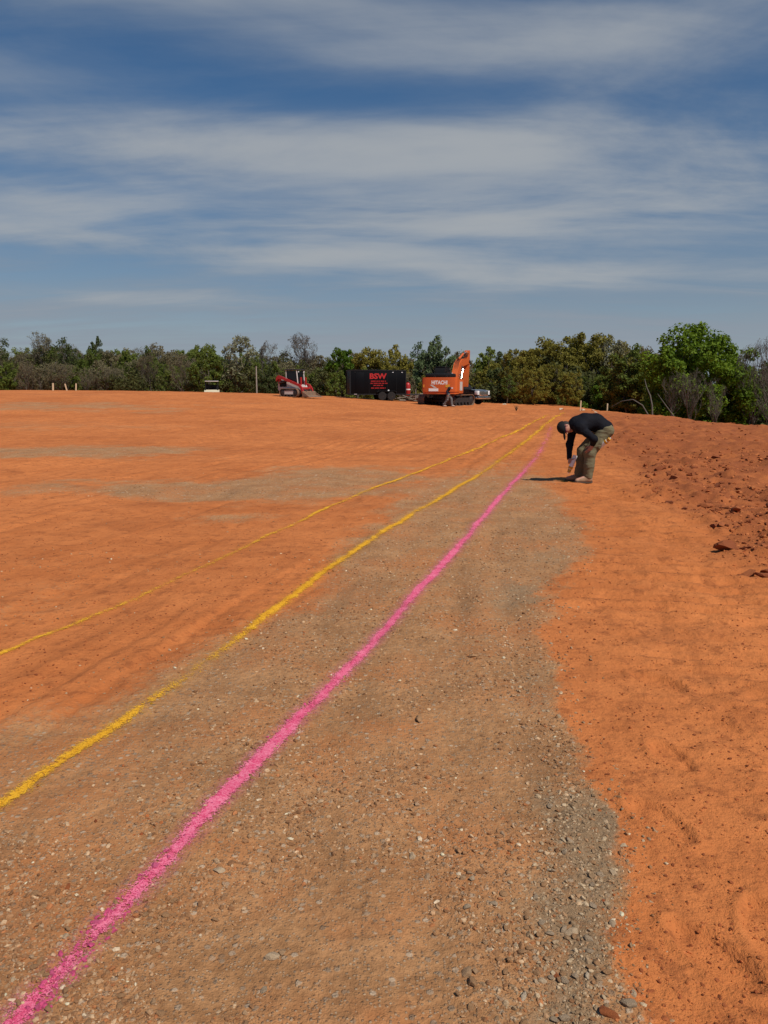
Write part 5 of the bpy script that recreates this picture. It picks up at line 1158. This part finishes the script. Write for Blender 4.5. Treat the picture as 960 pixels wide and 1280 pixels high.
# leaning pale stems at the foot of the right wood
def stem(pts, r0, label):
    o = MB().tube(pts, [r0 * (1 - .7 * i / (len(pts) - 1)) for i in range(len(pts))], 7).build('bare_sapling', M_palebark, None, 60)
    tag(o, label, 'sapling')
def P3(px, py, d): x_, z_ = at(px, py, d); return (x_, d, z_)
stem([P3(813, 520, 47), P3(812, 506, 47), P3(809, 494, 47.2), P3(804, 484, 47.6), P3(801, 474, 48)], .06, 'pale slanting bare stem rising left of the grey thicket')
stem([P3(809, 520, 46), P3(800, 506, 46), P3(788, 499, 46.2), P3(774, 501, 46.6), P3(762, 508, 47)], .045, 'pale bare stem arching over to the left at the wood edge')
stem([P3(840, 520, 46), P3(828, 505, 46), P3(818, 492, 46.3)], .04, 'pale bare stem leaning left at the foot of the grey thicket')
# the rest of the wood, each its own trunk and crown
ANCH = [(4, 'the tall dark tree at the left end'), (55, 'the broad second tree'), (80, 'the three far left stakes'), (127, 'the small round dark crown'), (164, 'the narrow bright green tree'), (210, 'the gap before the utility cart'), (268, 'the utility cart'), (305, 'the large pale budding tree'), (350, 'the left bare grey tree'), (379, 'the right bare grey tree'), (428, 'the left end of the trailer'), (470, 'the red trailer lettering'), (505, 'the red canister'), (545, 'the engine hood'), (585, 'the excavator boom'), (606, 'the pickup truck'), (645, 'the dry weed tuft'), (688, 'the left hump of the right wood'), (715, 'the bending man'), (740, 'the taller stake'), (765, 'the right stake'), (800, 'the slanting pale sapling'), (838, 'the left grey thicket tree'), (868, 'the large bright green tree'), (905, 'the right flank of the large green tree'), (945, 'the tall grey bare tree'), (985, 'the right picture edge')]
def fill(px0, px1, n, y0, y1, d0, d1, kinds, where):
    for j in range(n):
        px = px0 + (px1 - px0) * (j + random.uniform(.1, .9)) / n; kd, lf, wd_ = random.choice(kinds)
        d = random.uniform(d0, d1); words_ = {'leafy': 'leafy', 'round': 'full rounded', 'sparse': 'thinly leaved', 'bare': 'almost bare', 'twig': 'leafless'}[kd]
        colr = {'mid': 'green', 'dark': 'dark green', 'olive': 'olive', 'brown': 'brown', 'grey': 'grey', 'bud': 'tan', 'blue': 'blue green', 'fresh': 'bright green', 'pale': 'pale'}[lf]
        put(kd, px, random.uniform(y0, y1), d, f'{words_} {colr} tree {"rising behind" if d > (d0 + d1) / 2 else "standing low behind"} {min(ANCH, key=lambda q: abs(q[0] - px))[1]}', f'{words_} {colr} trees {"rising behind" if d > (d0 + d1) / 2 else "standing low behind"} {min(ANCH, key=lambda q: abs(q[0] - px))[1]}', lf, wd_ * random.uniform(.8, 1.15))
LK = [('sparse', 'brown', .95), ('bare', 'bud', 1.0), ('sparse', 'mid', .9), ('bare', 'brown', 1.0), ('leafy', 'mid', .8), ('sparse', 'bud', .9), ('round', 'mid', .7)]
fill(-15, 260, 34, 428, 441, 150, 185, LK, 'the far left tree line')
fill(-15, 330, 32, 441, 458, 128, 146, LK, 'the lower front of the left tree line')
fill(225, 440, 16, 437, 450, 118, 150, LK, 'the low wood behind the track loader')
fill(330, 440, 8, 452, 462, 108, 118, [('sparse', 'brown', .8), ('leafy', 'dark', .7), ('leafy', 'mid', .7)], 'the low wood behind the track loader')
CK = [('round', 'olive', .8), ('round', 'mid', .8), ('leafy', 'olive', .8), ('leafy', 'mid', .8), ('sparse', 'brown', .8), ('leafy', 'dark', .8), ('sparse', 'olive', .8)]
fill(430, 650, 14, 436, 452, 96, 118, CK, 'the wood behind trailer and excavator')
fill(415, 660, 12, 455, 472, 86, 95, CK, 'the front of the wood behind trailer and excavator')
fill(600, 680, 5, 438, 452, 84, 95, CK, 'the right wood beside the excavator')
RK = [('round', 'olive', .95), ('sparse', 'brown', 1.0), ('round', 'olive', .9), ('round', 'bud', .9), ('leafy', 'mid', .9)]
fill(640, 800, 12, 424, 445, 76, 92, RK, 'the right wood behind the bending man')
fill(630, 815, 12, 450, 474, 64, 74, RK, 'the front of the right wood')
fill(780, 860, 5, 430, 460, 58, 68, RK, 'the right wood left of the large green tree')
fill(905, 1000, 7, 428, 460, 52, 66, [('leafy', 'dark', .8), ('sparse', 'brown', .8), ('leafy', 'dark', .8), ('sparse', 'bud', .8)], 'the dark wood at the right picture edge')
# undergrowth: one tangled mass along the foot of the wood
r = np.random.default_rng(99); C = []; rad = []
EDGE = [(-75, 138), (-45, 130), (-20, 116), (-6, 100), (6, 88), (14, 78), (19, 68), (21, 58), (23.5, 48), (26, 40), (31, 33)]
ex_x = np.array([p[0] for p in EDGE]); ex_y = np.array([p[1] for p in EDGE]); cl = np.r_[0, np.cumsum(np.hypot(np.diff(ex_x), np.diff(ex_y)))]
for j in range(1500):
    s_ = r.uniform(0, cl[-1]); x = np.interp(s_, cl, ex_x); y = np.interp(s_, cl, ex_y); back = r.uniform(0, 1) ** 1.3 * (9 if y < 80 else 16); near = np.clip((y - 40) / 90, 0, 1)
    x += back * (.75 - .6 * near); y += back * (.5 + .4 * near); z = gz1(x, y); hmax = 2.0 + 3.4 * near + 1.6 * fbm(np.array([s_ * .12]), np.array([1.0]), 3, 601)[0] + back * .22
    C.append((x, y, z + r.uniform(0, 1) * hmax)); rad.append(r.uniform(.6, 1.25))
ume = leaf_mesh(r, C, 75, rad, .20, .85); tag(obj('undergrowth', ume, None, leaf_mat('undergrowth_leaves', (.050, .058, .016), (.115, .115, .034))), 'tangled dark undergrowth along the foot of the woods', 'undergrowth', kind='stuff')
